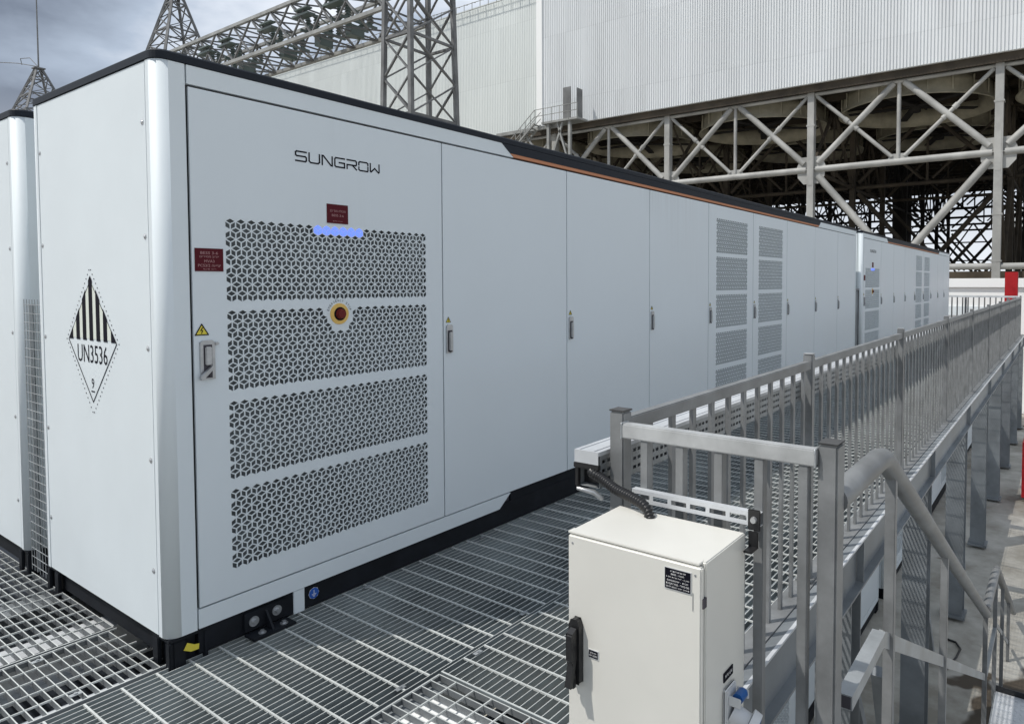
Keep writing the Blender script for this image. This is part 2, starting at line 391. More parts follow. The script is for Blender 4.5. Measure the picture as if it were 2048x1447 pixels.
def logo(parent):
    mb = MB(); Hh = .0465; W = .058; g = .0158; t = .0075; y0 = 0
    L_ = {
     'S': [[(1, 1), (.1, 1), (0, .9), (0, .62), (.1, .52), (.9, .52), (1, .42), (1, .1), (.9, 0), (0, 0)]],
     'U': [[(0, 1), (0, .15), (.15, 0), (.85, 0), (1, .15), (1, 1)]],
     'N': [[(0, 0), (0, 1), (.12, .98), (.88, .02), (1, 0), (1, 1)]],
     'G': [[(1, 1), (.1, 1), (0, .85), (0, .12), (.12, 0), (1, 0), (1, .5), (.45, .5)]],
     'R': [[(0, 1), (.9, 1), (1, .88), (1, .55), (.9, .45), (0, .45)], [(0, .45), (0, 0)], [(.55, .45), (1, 0)]],
     'O': [[(0, .62), (0, .9), (.12, 1), (.88, 1), (1, .9), (1, .7)], [(0, .36), (0, .1), (.12, 0), (.95, 0), (1, .1), (1, .5)]],
     'W': [[(0, 1), (0, .1), (.08, .04), (.5, .5), (.92, .04), (1, .1), (1, 1)]]}
    for k, ch in enumerate('SUNGROW'):
        for st in L_[ch]:
            stroke(mb, [(k * (W + g) + u * W, v * Hh) for u, v in st], t, (.634, 0, 2.227), FRONT, .0008)
    mb.build('logo', 'black', parent)
def plate(name, x0, x1, z0, z1, lines, parent, y=0):
    a = MB(); a.box(x0, x1, y - .0035, y - .0005, z0, z1)
    p = a.build(name, 'red', parent)
    b = MB(); cx = (x0 + x1) / 2
    for s, fz, fw, fh in lines:
        textmesh(b, s, (cx, y - .0035, z0 + fz * (z1 - z0)), fw * (x1 - x0), fh * (z1 - z0), FRONT, .0006)
    b.build('lettering', 'ytxt', p)
def make_container(label):
    root = thing('battery_container', (0, 0, 0), label, 'container', 'white battery containers')
    MB().box(.03, LEN - .03, .030, DEP - .02, .10, 2.55).build('frame', 'gap', root)
    # base rail, corner castings
    b = MB(); b.box(.13, LEN - .13, .012, .11, -.04, .10); b.box(.13, LEN - .13, DEP - .11, DEP - .012, -.04, .10)
    b.box(.035, .11, .14, DEP - .14, -.04, .10); b.box(LEN - .11, LEN - .035, .14, DEP - .14, -.04, .10)
    b.build('base_rail', 'base', root)
    for sx in (0, 1):
        for sy in (0, 1):
            c = MB(); X = (lambda t: t) if not sx else (lambda t: LEN - t); Y = (lambda t: t) if not sy else (lambda t: DEP - t)
            # block with real openings: built from plates
            c.box(X(.006), X(.17), Y(.006), Y(.17), -.085, -.068); c.box(X(.006), X(.17), Y(.006), Y(.17), .055, .073)
            c.box(X(.006), X(.022), Y(.006), Y(.045), -.068, .055); c.box(X(.006), X(.022), Y(.115), Y(.17), -.068, .055)
            c.box(X(.022), X(.075), Y(.006), Y(.022), -.068, .055); c.box(X(.150), X(.17), Y(.006), Y(.022), -.068, .055)
            c.box(X(.13), X(.17), Y(.03), Y(.17), -.068, .055)
            c.box(X(.034), X(.128), Y(.034), Y(.165), -.06, .05)
            c.build('corner_casting', 'base', root, .004)
            # rounded corner post
            r = .055; pts = [(0, .085)] + [(r - r * math.cos(R(a)), r - r * math.sin(R(a))) for a in range(0, 91, 9)] + [(.1215, 0)]
            inner = [(.1215, .03)] + [(r - (r - .03) * math.cos(R(a)), r - (r - .03) * math.sin(R(a))) for a in range(90, -1, -15)] + [(.03, .085)]
            pts = [(X(u), Y(v)) for u, v in pts + inner]
            p = MB(); n = len(pts)
            v = [(u, v_, .074) for u, v_ in pts] + [(u, v_, 2.564) for u, v_ in pts]
            no = 13
            for i in range(n):
                p.add([v[i], v[(i + 1) % n], v[n + (i + 1) % n], v[n + i]], [(0, 1, 2, 3)], False)
            m2 = len(pts); half = 13
            for z_ in (.074, 2.564):
                outer = pts[:half]; inn = pts[half:][::-1]
                for i in range(half - 1):
                    j = min(len(inn) - 1, round(i * (len(inn) - 1) / (half - 1))); j2 = min(len(inn) - 1, round((i + 1) * (len(inn) - 1) / (half - 1)))
                    q = [(*outer[i], z_), (*outer[i + 1], z_), (*inn[j2], z_), (*inn[j], z_)]
                    p.add(q if j != j2 else q[:3], [list(range(4 if j != j2 else 3))])
            o = p.build('corner_post', 'paint', root)
            bm = bmesh.new(); bm.from_mesh(o.data); bmesh.ops.remove_doubles(bm, verts=bm.verts, dist=.0002)
            bmesh.ops.recalc_face_normals(bm, faces=bm.faces)
            for f in bm.faces: f.smooth = abs(f.normal.z) < .5 and f.calc_area() < .04
            bm.to_mesh(o.data); bm.free()
    # end panels with screws
    e1 = MB().box(.0015, .03, .094, DEP - .094, .076, 2.562).build('end_panel', 'paint', root)
    for yy in (.124, DEP - .112):
        for zz in (.355, .845, 1.335, 1.82, 2.309):
            q = MB(); q.disc((.0015, yy, zz), (-1, 0, 0), .0125, .0125, .0015, 16); q.disc((0, yy, zz), (-1, 0, 0), .0095, .005, .004, 12)
            q.build('screw', 'chrome', e1)
    MB().box(LEN - .03, LEN - .0015, .092, DEP - .092, .076, 2.562).build('end_panel', 'paint', root)
    k = 0; q = MB()
    xs = [.125 + j * (LEN - .25) / 8 for j in range(9)]
    for j in range(8): MB().box(xs[j] + .003, xs[j + 1] - .003, DEP - .02, DEP, .076, 2.562).build('rear_panel', 'paint', root)
    # roof
    o = .004; rr = .058
    def rrect(x0, x1, y0, y1, r):
        P = []
        for cx, cy, a0 in ((x0 + r, y0 + r, 180), (x1 - r, y0 + r, 270), (x1 - r, y1 - r, 0), (x0 + r, y1 - r, 90)):
            P += [(cx + r * math.cos(R(a0 + t)), cy + r * math.sin(R(a0 + t))) for t in range(0, 91, 15)]
        return P
    mb = MB(); P0 = rrect(-o, LEN + o, -o, DEP + o, rr); P1 = rrect(.004, LEN - .004, .004, DEP - .004, rr - .008)
    n = len(P0); v = [(*p, 2.567) for p in P0] + [(*p, 2.598) for p in P0] + [(*p, 2.606) for p in P1]
    mb.add(v, [(a * n + i, a * n + (i + 1) % n, (a + 1) * n + (i + 1) % n, (a + 1) * n + i) for a in (0, 1) for i in range(n)])
    mb.add([(*p, 2.567) for p in P0], [list(range(n))]); mb.add([(*p, 2.606) for p in P1], [list(range(n))])
    mb.build('roof', 'cap', root)
    MB().box(.09, LEN - .09, .09, DEP - .09, 2.6065, 2.610).build('roof_sheet', 'dusty', root)
    f = MB(); f.prism([(2.145, 2.564), (2.225, 2.508), (9.365, 2.508), (9.445, 2.564)], -.0035, .028, 'y').build('fascia', 'cap', root)
    f = MB(); f.prism([(.1285, 2.564), (.1285, 2.483), (2.262, 2.483), (2.222, 2.5095), (2.142, 2.564)], 0, .028, 'y').build('fascia', 'paint', root)
    f = MB(); f.prism([(LEN - .1285, 2.564), (9.448, 2.564), (9.368, 2.5095), (9.328, 2.483), (LEN - .1285, 2.483)], 0, .028, 'y').build('fascia', 'paint', root)
    f = MB(); f.prism([(2.228, 2.507), (2.264, 2.485), (9.326, 2.485), (9.362, 2.507)], -.001, .02, 'y').build('orange_stripe', 'orange', root)
    f = MB(); f.prism([(.1285, .076), (2.10, .076), (2.215, .163), (.1285, .163)], 0, .028, 'y').build('skirt', 'paint', root)
    f = MB(); f.prism([(LEN - 2.10, .076), (LEN - .1285, .076), (LEN - .1285, .163), (LEN - 2.215, .163)], 0, .028, 'y').build('skirt', 'paint', root)
    f = MB(); f.box(2.23, LEN - 2.23, .016, .03, .03, .160).build('base_cover', 'base', root)
    for i in range(9):
        d = door(i, root)
        if i == 0:
            handle(.188, 1.275, d, True); warn(.168, 1.412, .028, d); logo(d)
            plate('label_plate', .803, .929, 1.931, 2.03, [(heb("מכולה מס' 23"), .66, .74, .13), ('BESS 3-6', .42, .56, .12), (heb('אזהרה כללית'), .12, .45, .06)], d)
            plate('label_plate', .145, .268, 1.672, 1.774, [('BESS 3-6', .80, .62, .12), (heb('ארון ממירים'), .62, .68, .11), ('MVA3', .44, .36, .12), (heb('יציאה PCS3/2'), .25, .80, .12), (heb('ראה תיעוד'), .09, .46, .05)], d)
            es = MB().disc((.87, 0, 1.458), (0, -1, 0), .056, .053, .006, 28).build('emergency_stop', 'ering', d)
            MB().disc((.87, -.006, 1.458), (0, -1, 0), .036, .034, .004, 24).build('button_collar', 'black', es)
            MB().disc((.87, -.010, 1.458), (0, -1, 0), .028, .022, .018, 24).build('button', 'ebut', es)
            tm = MB(); s = 'EMERGENCY STOP'
            for q_, ch in enumerate(s):
                if ch == ' ': continue
                a = R(162 - q_ * 144 / (len(s) - 1)); X = Vector((math.sin(a), 0, -math.cos(a))); U = Vector((math.cos(a), 0, math.sin(a)))
                textmesh(tm, ch, Vector((.87, 0, 1.458)) + U * .070, .0085, .012, (X, U), .0006)
            tm.build('lettering', 'black', d)
        else:
            handle(LINES[i] + .048, 1.272, d); warn(LINES[i] + .042, 1.392, .019, d)
    return root
c1 = make_container('nearest upper white battery container with striped hazard diamond on its end face')
c2 = copy_tree(c1); c2.location = (12.09, 0, 0); c2['label'] = 'far upper white battery container behind the mesh infill, its bright rounded corner in sun'
c3 = copy_tree(c1); c3.location = (0, DEP + .285, 0); c3['label'] = 'upper white battery container at the left edge, mostly hidden behind the nearest one'
c4 = copy_tree(c1); c4.location = (-2.55, -1.0, -3.06); c4['label'] = 'lower white battery container seen under the walkway right of the beige cabinet'
c5 = copy_tree(c1); c5.location = (9.5, -1.0, -3.06); c5['label'] = 'lower white battery container further along beneath the walkway, behind the galvanised columns'
c6 = copy_tree(c1); c6.location = (-2.55, DEP + .285 - 1.0, -3.06); c6['label'] = 'added lower white battery container whose black roof darkens the gaps of the grating at lower left'  # unseen back row, added to cover sunlit ground below the left grating
c7 = copy_tree(c1); c7.location = (-2.55, 2 * (DEP + .285) - 1.0, -3.06); c7['label'] = 'added lower white battery container farthest back at the left, its black roof hiding bright ground under the grating'  # another added row, keeping the farthest gaps dark
for c_ in (c6, c7):
    for o_ in KIDS(c_):
        if o_.name.startswith('roof_sheet'): bpy.data.objects.remove(o_)
# hazard diamond only on the nearest one
def hazard(root):
    cy, cz, hw, hh = .728, 1.338, .285, .318
    C = (.0015, cy, cz)
    ep = [o for o in KIDS(root) if o.name.startswith('end_panel')][0]
    a = MB(); flat(a, [(-hw * .93, 0.012), (hw * .93, 0.012), (0, hh * .95)], C, LEFT, .0006)
    hz = a.build('hazard_diamond', 'cream', ep)
    b = MB()
    n = 7
    for k in range(n):
        u = -hw + hw * 2 * (k + .5) / n; half = .0215 if k not in (0, 6) else .03
        l_, r_ = u - half * (1 if k else 1.15), u + half * (1 if k < 6 else 1.15)
        def top(t): return max(.0, hh * (1 - abs(t) / hw))
        if k == 0: P = [(-hw, .004), (-hw + .058, .004), (-hw + .058, top(-hw + .058))]
        elif k == 6: P = [(hw - .058, .004), (hw, .004), (hw - .058, top(hw - .058))]
        elif k == 3: P = [(l_, .004), (r_, .004), (r_, top(r_)), (0, hh), (l_, top(l_))]
        else: P = [(l_, .004), (r_, .004), (r_, top(r_)), (l_, top(l_))]
        flat(b, P, C, LEFT, .0016)
    stroke(b, [(-hw, 0), (0, -hh * .93), (hw, 0)], .005, C, LEFT, .0012)
    stroke(b, [(-hw * .93, .02), (0, hh * .93), (hw * .93, .02)], .003, C, LEFT, .0014)
    textmesh(b, 'UN3536', (.0015, cy, cz - .062), .355, .088, LEFT, .0012)
    textmesh(b, '9', (.0015, cy, cz - .205), .030, .05, LEFT, .0012)
    flat(b, [(-.02, -.247), (.02, -.247), (.02, -.241), (-.02, -.241)], C, LEFT, .0012)
    for s1 in (-1, 1):
        for t in range(34):
            f_ = t / 33
            for sgn in (1, -1):
                if t % 2 == 0:
                    u = s1 * (hw * 1.09) * (1 - f_); v = sgn * (hh * 1.12) * f_
                    flat(b, [(u - .003, v - .003), (u + .003, v - .003), (u + .003, v + .003), (u - .003, v + .003)], C, LEFT, .0012)
    b.build('hazard_marking', 'black', hz)
hazard(c1)
# extras low on the nearest container
def extras(root):
    b = MB(); b.box(.33, .545, -.004, .012, -.03, .06); b.box(.33, .545, -.085, .0, -.048, -.036)
    b.prism([(-.004, -.036), (-.07, -.036), (-.004, .045)], .432, .442, 'x')
    br = b.build('anchor_bracket', 'base', root, .002)
    for x, z in ((.375, .012), (.49, .02)):
        q = MB(); q.disc((x, -.004, z), (0, -1, 0), .024, .024, .004, 20); q.disc((x, -.008, z), (0, -1, 0), .013, .012, .012, 6)
        q.build('bolt', 'chrome', br)
    for x in (.39, .50):
        q = MB(); q.disc((x, -.05, -.036), (0, 0, 1), .018, .018, .003, 18); q.disc((x, -.05, -.033), (0, 0, 1), .010, .010, .01, 6); q.build('bolt', 'chrome', br)
    MB().box(.585, .645, .004, .012, -.045, .074).build('cover_strip', 'paint', root, .002)
    a = MB(); a.disc((.70, .010, .022), (0, -1, 0), .030, .030, .001, 8); p = a.build('ground_sticker', 'whitep', root)
    a = MB(); a.disc((.70, .009, .022), (0, -1, 0), .027, .027, .0012, 24); p2 = a.build('sticker_face', 'blue', p)
    g = MB(); c = (.70, .0078, .022)
    stroke(g, [(0, .016), (0, -.004)], .0025, c, FRONT, .0002)
    for k in range(3): stroke(g, [(-.012 + .004 * k, -.004 - .006 * k), (.012 - .004 * k, -.004 - .006 * k)], .0022, c, FRONT, .0002)
    g.build('ground_symbol', 'white', p)
    a = MB(); a.prism([(.062, .008), (.078, .035), (.108, .016), (.128, .012), (.126, -.012), (.092, -.010)], .001, .003, 'y')
    a.build('torn_label', 'yellow', root)
extras(c1)

# ------------------------------------------------------------------ platform
GZ = -.05
plat = thing('steel_platform', (0, 0, GZ), 'raised galvanised steel walkway platform carrying the upper containers on columns', 'platform')
def P_(o): o.parent = plat; o.location = (-plat.location.x, -plat.location.y, -plat.location.z); return o
def grating(x0, x1, y0, y1, direction, pb, pc, label=None, tb=.0045, tcr=.008, stick=0.0):
    mb = MB(); d = .034 if direction == 'x' else .028; cbm = MB()
    if direction == 'x':
        n = int((y1 - y0) / pb)
        for i in range(n + 1):
            y = y0 + i * (y1 - y0) / n; mb.box(x0, x1, y - tb / 2, y + tb / 2, GZ - d, GZ - .0012); cbm.box(x0, x1, y - tb / 2, y + tb / 2, GZ - .0011, GZ)  # pale strip on each bar top paints in its lit edge
        n = int((x1 - x0) / pc)
        for i in range(n + 1):
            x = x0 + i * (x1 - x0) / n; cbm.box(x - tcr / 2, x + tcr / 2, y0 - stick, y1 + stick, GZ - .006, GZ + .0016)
        for x in (x0 - .003, x1 + .003): mb.box(x - .0025, x + .0025, y0, y1, GZ - d, GZ + .001)
    else:
        n = int((x1 - x0) / pb)
        for i in range(n + 1):
            x = x0 + i * (x1 - x0) / n; mb.box(x - tb / 2, x + tb / 2, y0, y1, GZ - d, GZ - .0012); cbm.box(x - tb / 2, x + tb / 2, y0, y1, GZ - .0011, GZ)  # bars along y get the same painted lit edge
        n = int((y1 - y0) / pc)
        for i in range(n + 1):
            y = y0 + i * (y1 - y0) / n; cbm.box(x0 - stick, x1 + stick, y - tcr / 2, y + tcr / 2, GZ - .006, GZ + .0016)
        for y in (y0 - .003, y1 + .003): mb.box(x0, x1, y - .0025, y + .0025, GZ - d, GZ + .001)
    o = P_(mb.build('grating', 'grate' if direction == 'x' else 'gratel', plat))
    cbm.build('cross_bars_lit_tops', 'crossb', o)
    if label: o['label'] = label
    return o
for k in range(5):
    a = -3.2 + k * 5.8; b_ = a + 5.79
    grating(a, b_, -.955, .020, 'x', .036, .13, tb=.003, tcr=.0075)
    a2 = .665 + k * 4.86
    grating(a2, a2 + 4.85, -1.925, -.975, 'x', .036, .13, tb=.003, tcr=.0075)
grating(-3.2, .645, -2.40, -.985, 'y', .05, .1, tb=.0042, tcr=.0055)
grating(-3.2, .50, -4.2, -2.41, 'y', .05, .1, tb=.0042, tcr=.0055)
grating(-3.2, -.010, .055, .600, 'y', .044, .105, tb=.004, tcr=.005, stick=.035)
grating(-3.2, .020, .625, 3.2, 'y', .044, .105, tb=.004, tcr=.005)
def ibeam(mb, p, q, h, wd, t=.012):
    # p,q: top centre line, horizontal
    p, q = Vector(p), Vector(q)
    mb.bar(p - Vector((0, 0, t / 2)), q - Vector((0, 0, t / 2)), wd, t); mb.bar(p - Vector((0, 0, h - t / 2)), q - Vector((0, 0, h - t / 2)), wd, t)
    mb.bar(p - Vector((0, 0, h / 2)), q - Vector((0, 0, h / 2)), t, h - 2 * t)
bz = GZ - .038
mb = MB(); ibeam(mb, (-3.2, .10, bz), (25, .10, bz), .24, .10); P_(mb.build('main_beam', 'galvl', plat))
mb = MB(); ibeam(mb, (-3.2, 1.36, bz), (25, 1.36, bz), .24, .17); P_(mb.build('main_beam', 'galv2', plat))
mb = MB(); ibeam(mb, (-3.2, .80, bz), (.5, .80, bz), .2, .15); P_(mb.build('main_beam', 'galvl', plat))
mb = MB(); ibeam(mb, (-3.2, -.965, bz), (25, -.965, bz), .24, .14); P_(mb.build('main_beam', 'galv2', plat))
COLX = [.2, 3.35, 6.35, 9.5, 12.7, 15.9, 19.1, 22.3, 24.9]
for x in COLX[1:] + [-2.0]:
    mb = MB(); ibeam(mb, (x, -1.93, bz - .02), (x, 3.0, bz - .02), .2, .12); P_(mb.build('cross_beam', 'galv2', plat))
mb = MB(); mb.box(.16, .56, -3.4, -1.05, bz + .001, bz + .004)
for k in range(4): mb.box(.22 + k * .075, .24 + k * .075, -3.4, -1.06, bz + .004, bz + .008)
P_(mb.build('lid_plate', 'trimw', plat))
mb = MB(); mb.box(.5, 25, -2.084, -2.038, GZ - .010, GZ - .003); P_(mb.build('flange_strip', 'galv2', plat))
mb = MB(); mb.box(.5, 25, -2.102, -2.0845, GZ - .012, GZ); P_(mb.build('lit_flange_edge', 'galvl', plat))  # beam edge in paler steel, painted as catching the sun
# toe plate and edge beam
mb = MB(); mb.box(.50, 25, -2.035, -1.930, GZ - .010, GZ + .004); P_(mb.build('toe_plate', 'fence', plat))
eb = MB(); ibeam(eb, (.50, -2.035, GZ - .012), (25, -2.035, GZ - .012), .32, .12, .014)
for x in COLX[1:]: eb.box(x - .005, x + .005, -2.09, -2.045, GZ - .31, GZ - .03)
P_(eb.build('edge_beam', 'galv2', plat))
for x in COLX[1:]:
    mb = MB(); y = -1.93
    mb.box(x - .13, x - .117, y - .115, y + .115, -3.06, GZ - .35); mb.box(x + .117, x + .13, y - .115, y + .115, -3.06, GZ - .35)
    mb.box(x - .117, x + .117, y - .005, y + .005, -3.06, GZ - .35); mb.box(x - .16, x + .16, y - .15, y + .15, -3.10, -3.06)
    mb.box(x - .15, x + .15, y - .13, y + .13, GZ - .35, GZ - .334)
    P_(mb.build('column', 'galv2', plat))
for x, d in ((3.5, 1.55), (6.5, 1.5), (9.6, 1.6)):
    mb = MB(); mb.bar((x, -1.86, -.62), (x + d, -1.86, -3.05), .07, .07); P_(mb.build('brace', 'galv2', plat))
mb = MB(); mb.bar((3.30, -2.2, -.9), (4.2, -2.2, -3.0), .08, .08); P_(mb.build('brace', 'galv2', plat))

# ------------------------------------------------------------------ main railing
FY = -1.98
rl = thing('railing', (.53, FY, GZ), 'long grey steel baluster railing running along the walkway edge into the distance', 'railing')
def Q_(o, t): o.parent = t; o.location = -t.location; return o
POSTS = [.53, 2.48, 5.06, 7.80] + [10.5 + 2.7 * k for k in range(6)]
for i, x in enumerate(POSTS):
    h = .0265 if i == 0 else .026
    if i == 0: x = .5165
    p = MB().box(x - h, x + h, FY - h, FY + h, GZ + .006, 1.208 if i == 0 else 1.222).build('post', 'fence', rl, .005); Q_(p, rl)
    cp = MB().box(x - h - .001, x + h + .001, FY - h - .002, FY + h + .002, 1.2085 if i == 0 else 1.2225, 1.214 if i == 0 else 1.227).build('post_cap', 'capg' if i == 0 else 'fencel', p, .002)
r = MB()
for a, b_ in zip(POSTS[:-1], POSTS[1:]): r.box(.5435 if a < 1 else a + .0265, b_ - .0265, FY - .02, FY + .02, 1.140, 1.186)
Q_(r.build('top_rail', 'fence', rl, .004), rl)
xs = []
x = .53 + .168
while x < 23.9:
    if min(abs(x - p) for p in POSTS) > .06: xs.append(x)
    x += .168
rest = MB()
for i, x in enumerate(xs):
    m_ = MB() if i < 100 else rest
    m_.box(x - .014, x + .014, FY - .008, FY + .008, GZ + .005, 1.1395)
    if i < 100: Q_(m_.build('baluster', 'fence', rl), rl)
o = Q_(rest.build('baluster', 'fence', rl), rl); o['kind'] = 'stuff'
mb = MB()
for x in POSTS[1:]: mb.box(x - .06, x + .06, FY - .045, FY + .045, GZ + .0045, GZ + .014)
Q_(mb.build('base_plate', 'fence', rl), rl)

# saddle clips holding the grating down
for x, y in ((-.42, -.93), (.48, -.93), (1.26, -.93), (2.17, -.93), (3.1, -.93), (.86, -1.0), (1.77, -1.0), (2.68, -1.0), (.35, -.03), (1.0, -.03), (1.9, -.03), (-.3, .12), (-.3, .55), (-.6, .68)):
    m_ = MB(); m_.box(x - .022, x + .022, y - .011, y + .011, GZ + .0018, GZ + .0042); m_.disc((x, y, GZ + .0042), (0, 0, 1), .007, .007, .005, 6)
    P_(m_.build('grating_clip', 'galv', plat))
# short return railing with the second post
rr_ = thing('railing', (.52, -2.655, GZ), 'short return railing of grey square tubes behind the beige cabinet', 'railing')
p = MB().box(.49, .56, -2.668, -2.6155, GZ, 1.190).build('post', 'fence', rr_, .006); Q_(p, rr_)
cp = MB().box(.489, .561, -2.669, -2.6145, 1.1905, 1.194).build('post_cap', 'capg', p, .002)
for z in (1.115,):
    q = MB(); q.box(.5695, .5715, -2.672, -2.662, z - .02, z); 
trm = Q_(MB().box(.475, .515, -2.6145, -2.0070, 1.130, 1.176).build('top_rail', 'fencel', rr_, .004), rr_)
rw = random.Random(5)
for yy in (-2.613, -2.009):
    loop = []
    cs = [(.474, 1.129), (.516, 1.129), (.516, 1.177), (.474, 1.177), (.474, 1.129)]
    for (a0, b0), (a1, b1) in zip(cs[:-1], cs[1:]):
        for q in range(8): loop.append((a0 + (a1 - a0) * q / 8 + rw.uniform(-.0006, .0006), yy + rw.uniform(-.0012, .0012), b0 + (b1 - b0) * q / 8 + rw.uniform(-.0006, .0006)))
    MB().tube(loop + [loop[0]], .0028, 6).build('weld_bead', 'galv', trm)
for y in (-2.088, -2.21, -2.335, -2.457, -2.58):
    Q_(MB().box(.48, .51, y - .0135, y + .0135, GZ + .03, 1.1295).build('baluster', 'fence', rr_, .002), rr_)
Q_(MB().box(.475, .515, -2.6145, -2.0070, GZ - .01, GZ + .0295).build('bottom_rail', 'fence', rr_), rr_)

# far end railing: dark bars carry silhouette shade, pale top rail its light
fe = thing('railing', (24.6, -.5, GZ), 'small far railing crossing the end of the walkway before the white enclosure', 'railing')
for y in (-1.9, -.4, 1.0): Q_(MB().box(24.57, 24.63, y - .03, y + .03, GZ, 1.15).build('post', 'pylon', fe), fe)
Q_(MB().box(24.56, 24.64, -1.9, 1.0, 1.15, 1.21).build('top_rail', 'galvl', fe), fe)
for k in range(17):
    y = -1.75 + k * .16
    if min(abs(y - q) for q in (-1.9, -.4, 1.0)) > .06: Q_(MB().box(24.58, 24.62, y - .018, y + .018, GZ, 1.149).build('baluster', 'pylon', fe), fe)

# ------------------------------------------------------------------ stairs
st = thing('staircase', (.6, -2.7, GZ), 'galvanised steel stair with grey pipe handrail going down beside the platform', 'stairs')
HY = -2.64; GR0 = -3.14
LZ = -2.43
def zf(x):
    if x < 1.25: return GZ
    if x < 5.38: return GZ - (x - 1.25) / 4.13 * (GZ - LZ)
    return LZ if x < 6.5 else LZ - (x - 6.5) * .535
r = .037
hr = MB(); hr.tube([(.5615, HY, 1.025), (1.10, HY, 1.022), (1.17, HY, 1.010), (1.255, HY, .970), (5.38, HY, -1.235)], r, 16)
Q_(hr.build('handrail', 'fence', st), st)
hr = MB(); hr.tube([(5.40, HY, -1.207), (6.36, HY, -1.207), (6.49, HY, -1.235), (9.75, HY, -2.98)], r, 16); Q_(hr.build('handrail', 'fence', st), st)
mr = MB(); mr.bar((.70, HY, .392), (1.150, HY, .392), .044, .044)
mo = Q_(mr.build('mid_rail', 'galv', st), st); MB().box(.6985, .6999, HY - .018, HY + .018, .374, .410).build('dark_tube_end', 'gap', mo)  # dark plate stands in for the shaded hollow of the tube
mr = MB(); mr.bar((1.17, HY, .378), (5.42, HY, -1.815), .013, .055, (0, 0, 1)); Q_(mr.build('mid_rail', 'galv', st), st)
mr = MB(); mr.bar((5.44, HY, -1.80), (6.50, HY, -1.80), .032, .032); mr.bar((6.52, HY, -1.80), (8.9, HY, -3.07), .013, .045); Q_(mr.build('mid_rail', 'galv', st), st)
for x, zt in ((1.32, .925), (2.76, .15), (5.36, -1.24), (6.42, -1.22), (7.46, -1.76), (8.6, -2.37)):
    Q_(MB().box(x - .018, x + .018, HY - .018, HY + .018, max(GR0, zf(x) - .15), zt).build('post', 'fence', st, .002), st)
for sy in (HY - .012, HY - 1.0):
    s = MB(); s.bar((.72, sy, GZ - .12), (1.27, sy, GZ - .12), .012, .24); s.bar((1.25, sy, GZ - .12), (5.40, sy, LZ - .13), .010, .24)
    s.bar((5.38, sy, LZ - .13), (6.52, sy, LZ - .13), .012, .24); s.bar((6.50, sy, LZ - .12), (7.5, sy, -3.03), .010, .2)
    Q_(s.build('stringer', 'galv2', st), st)
for k in range(10):
    x = 1.30 + k * .413; z = GZ - .12 - k * .238
    t = MB(); t.box(x, x + .28, HY - .99, HY - .03, z - .004, z); t.box(x - .004, x, HY - .99, HY - .03, z - .035, z)
    Q_(t.build('tread', 'galv', st), st)
ld = MB(); ld.box(5.42, 6.42, HY - .99, HY - .02, LZ - .010, LZ - .003)
for k in range(22):
    for j in range(21):
        x = 5.45 + k * .044; y = HY - .95 + j * .044
        ld.bar((x - .011, y - .011 * (1 if (k + j) % 2 else -1), LZ - .0015), (x + .011, y + .011 * (1 if (k + j) % 2 else -1), LZ - .0015), .004, .003)
o = Q_(ld.build('landing', 'galvl', st), st)
MB().box(6.425, 6.44, HY - .99, HY - .02, LZ - .05, LZ + .05).build('landing_nosing', 'blackp', o)

# ------------------------------------------------------------------ beige cabinet
cb = thing('control_cabinet', (.30, -2.24, .33), 'beige steel electrical cabinet with black swing handle fixed to the short railing', 'electrical cabinet')
CX0, CX1, CY0, CY1, CZ0, CZ1 = .184, .432, -2.438, -2.030, .33, .932
Q_(MB().box(CX0, CX1, CY0, CY1, CZ0, CZ1).build('body', 'cab', cb, .003, 3), cb)
Q_(MB().box(CX0 - .004, CX0, CY0 + .012, CY1 - .012, CZ0 + .012, CZ1 - .012).build('door_seal', 'gap', cb), cb)
dr = Q_(MB().box(CX0 - .022, CX0 - .0045, CY0 + .002, CY1 - .002, CZ0 + .004, CZ1 - .007).build('door', 'cab', cb, .004, 3), cb)
DX = CX0 - .022
rim = MB(); rim.box(CX0 - .018, CX0 + .01, CY0 + .01, CY1 - .0, CZ1 - .0045, CZ1 + .0015); Q_(rim.build('rain_lip', 'cab', cb, .001), cb)
for z in (.835, .50):
    h = MB(); h.box(CX0 - .016, CX0 + .001, CY0 - .002, CY0 + .004, z - .012, z + .012); Q_(h.build('hinge', 'gap', cb), cb)
hy = CY1 - .036
hb = MB(); hb.prism([(hy - .018, .525), (hy + .018, .525), (hy + .018, .685), (hy + .010, .703), (hy - .010, .703), (hy - .018, .685)], DX - .020, DX, 'x')
h1 = hb.build('handle', 'blackp', dr, .005, 3)
lv = MB(); lv.prism([(DX - .021, .684), (DX - .047, .672), (DX - .047, .600), (DX - .040, .590), (DX - .054, .527), (DX - .040, .525), (DX - .026, .585), (DX - .021, .60)], 0, 1, 'y')
lv.v = [(x, hy - .012 + y * .019, z) for x, y, z in lv.v]
lv.build('lever', 'blackp', h1, .004, 2)
lv = MB(); lv.box(DX - .034, DX - .0205, hy - .010, hy + .012, .517, .56); lv.build('lock_barrel', 'blackp', h1, .003)
def cplate(y0, y1, z0, z1, lines, parent, x=DX):
    a = MB(); a.box(x - .002, x - .0004, y0 - .002, y1 + .002, z0 - .002, z1 + .002); p = a.build('label_plate', 'whitep', parent)
    a = MB(); a.box(x - .0028, x - .002, y0, y1, z0, z1); p2 = a.build('label_face', 'black', p)
    b = MB()
    for s, fz, fw, fh, fc in lines:
        textmesh(b, s, (x - .0028, (y0 + y1) / 2 + (fc) * (y1 - y0), z0 + fz * (z1 - z0)), fw * (y1 - y0), fh * (z1 - z0), LEFT, .0005)
    b.build('lettering', 'white', p)
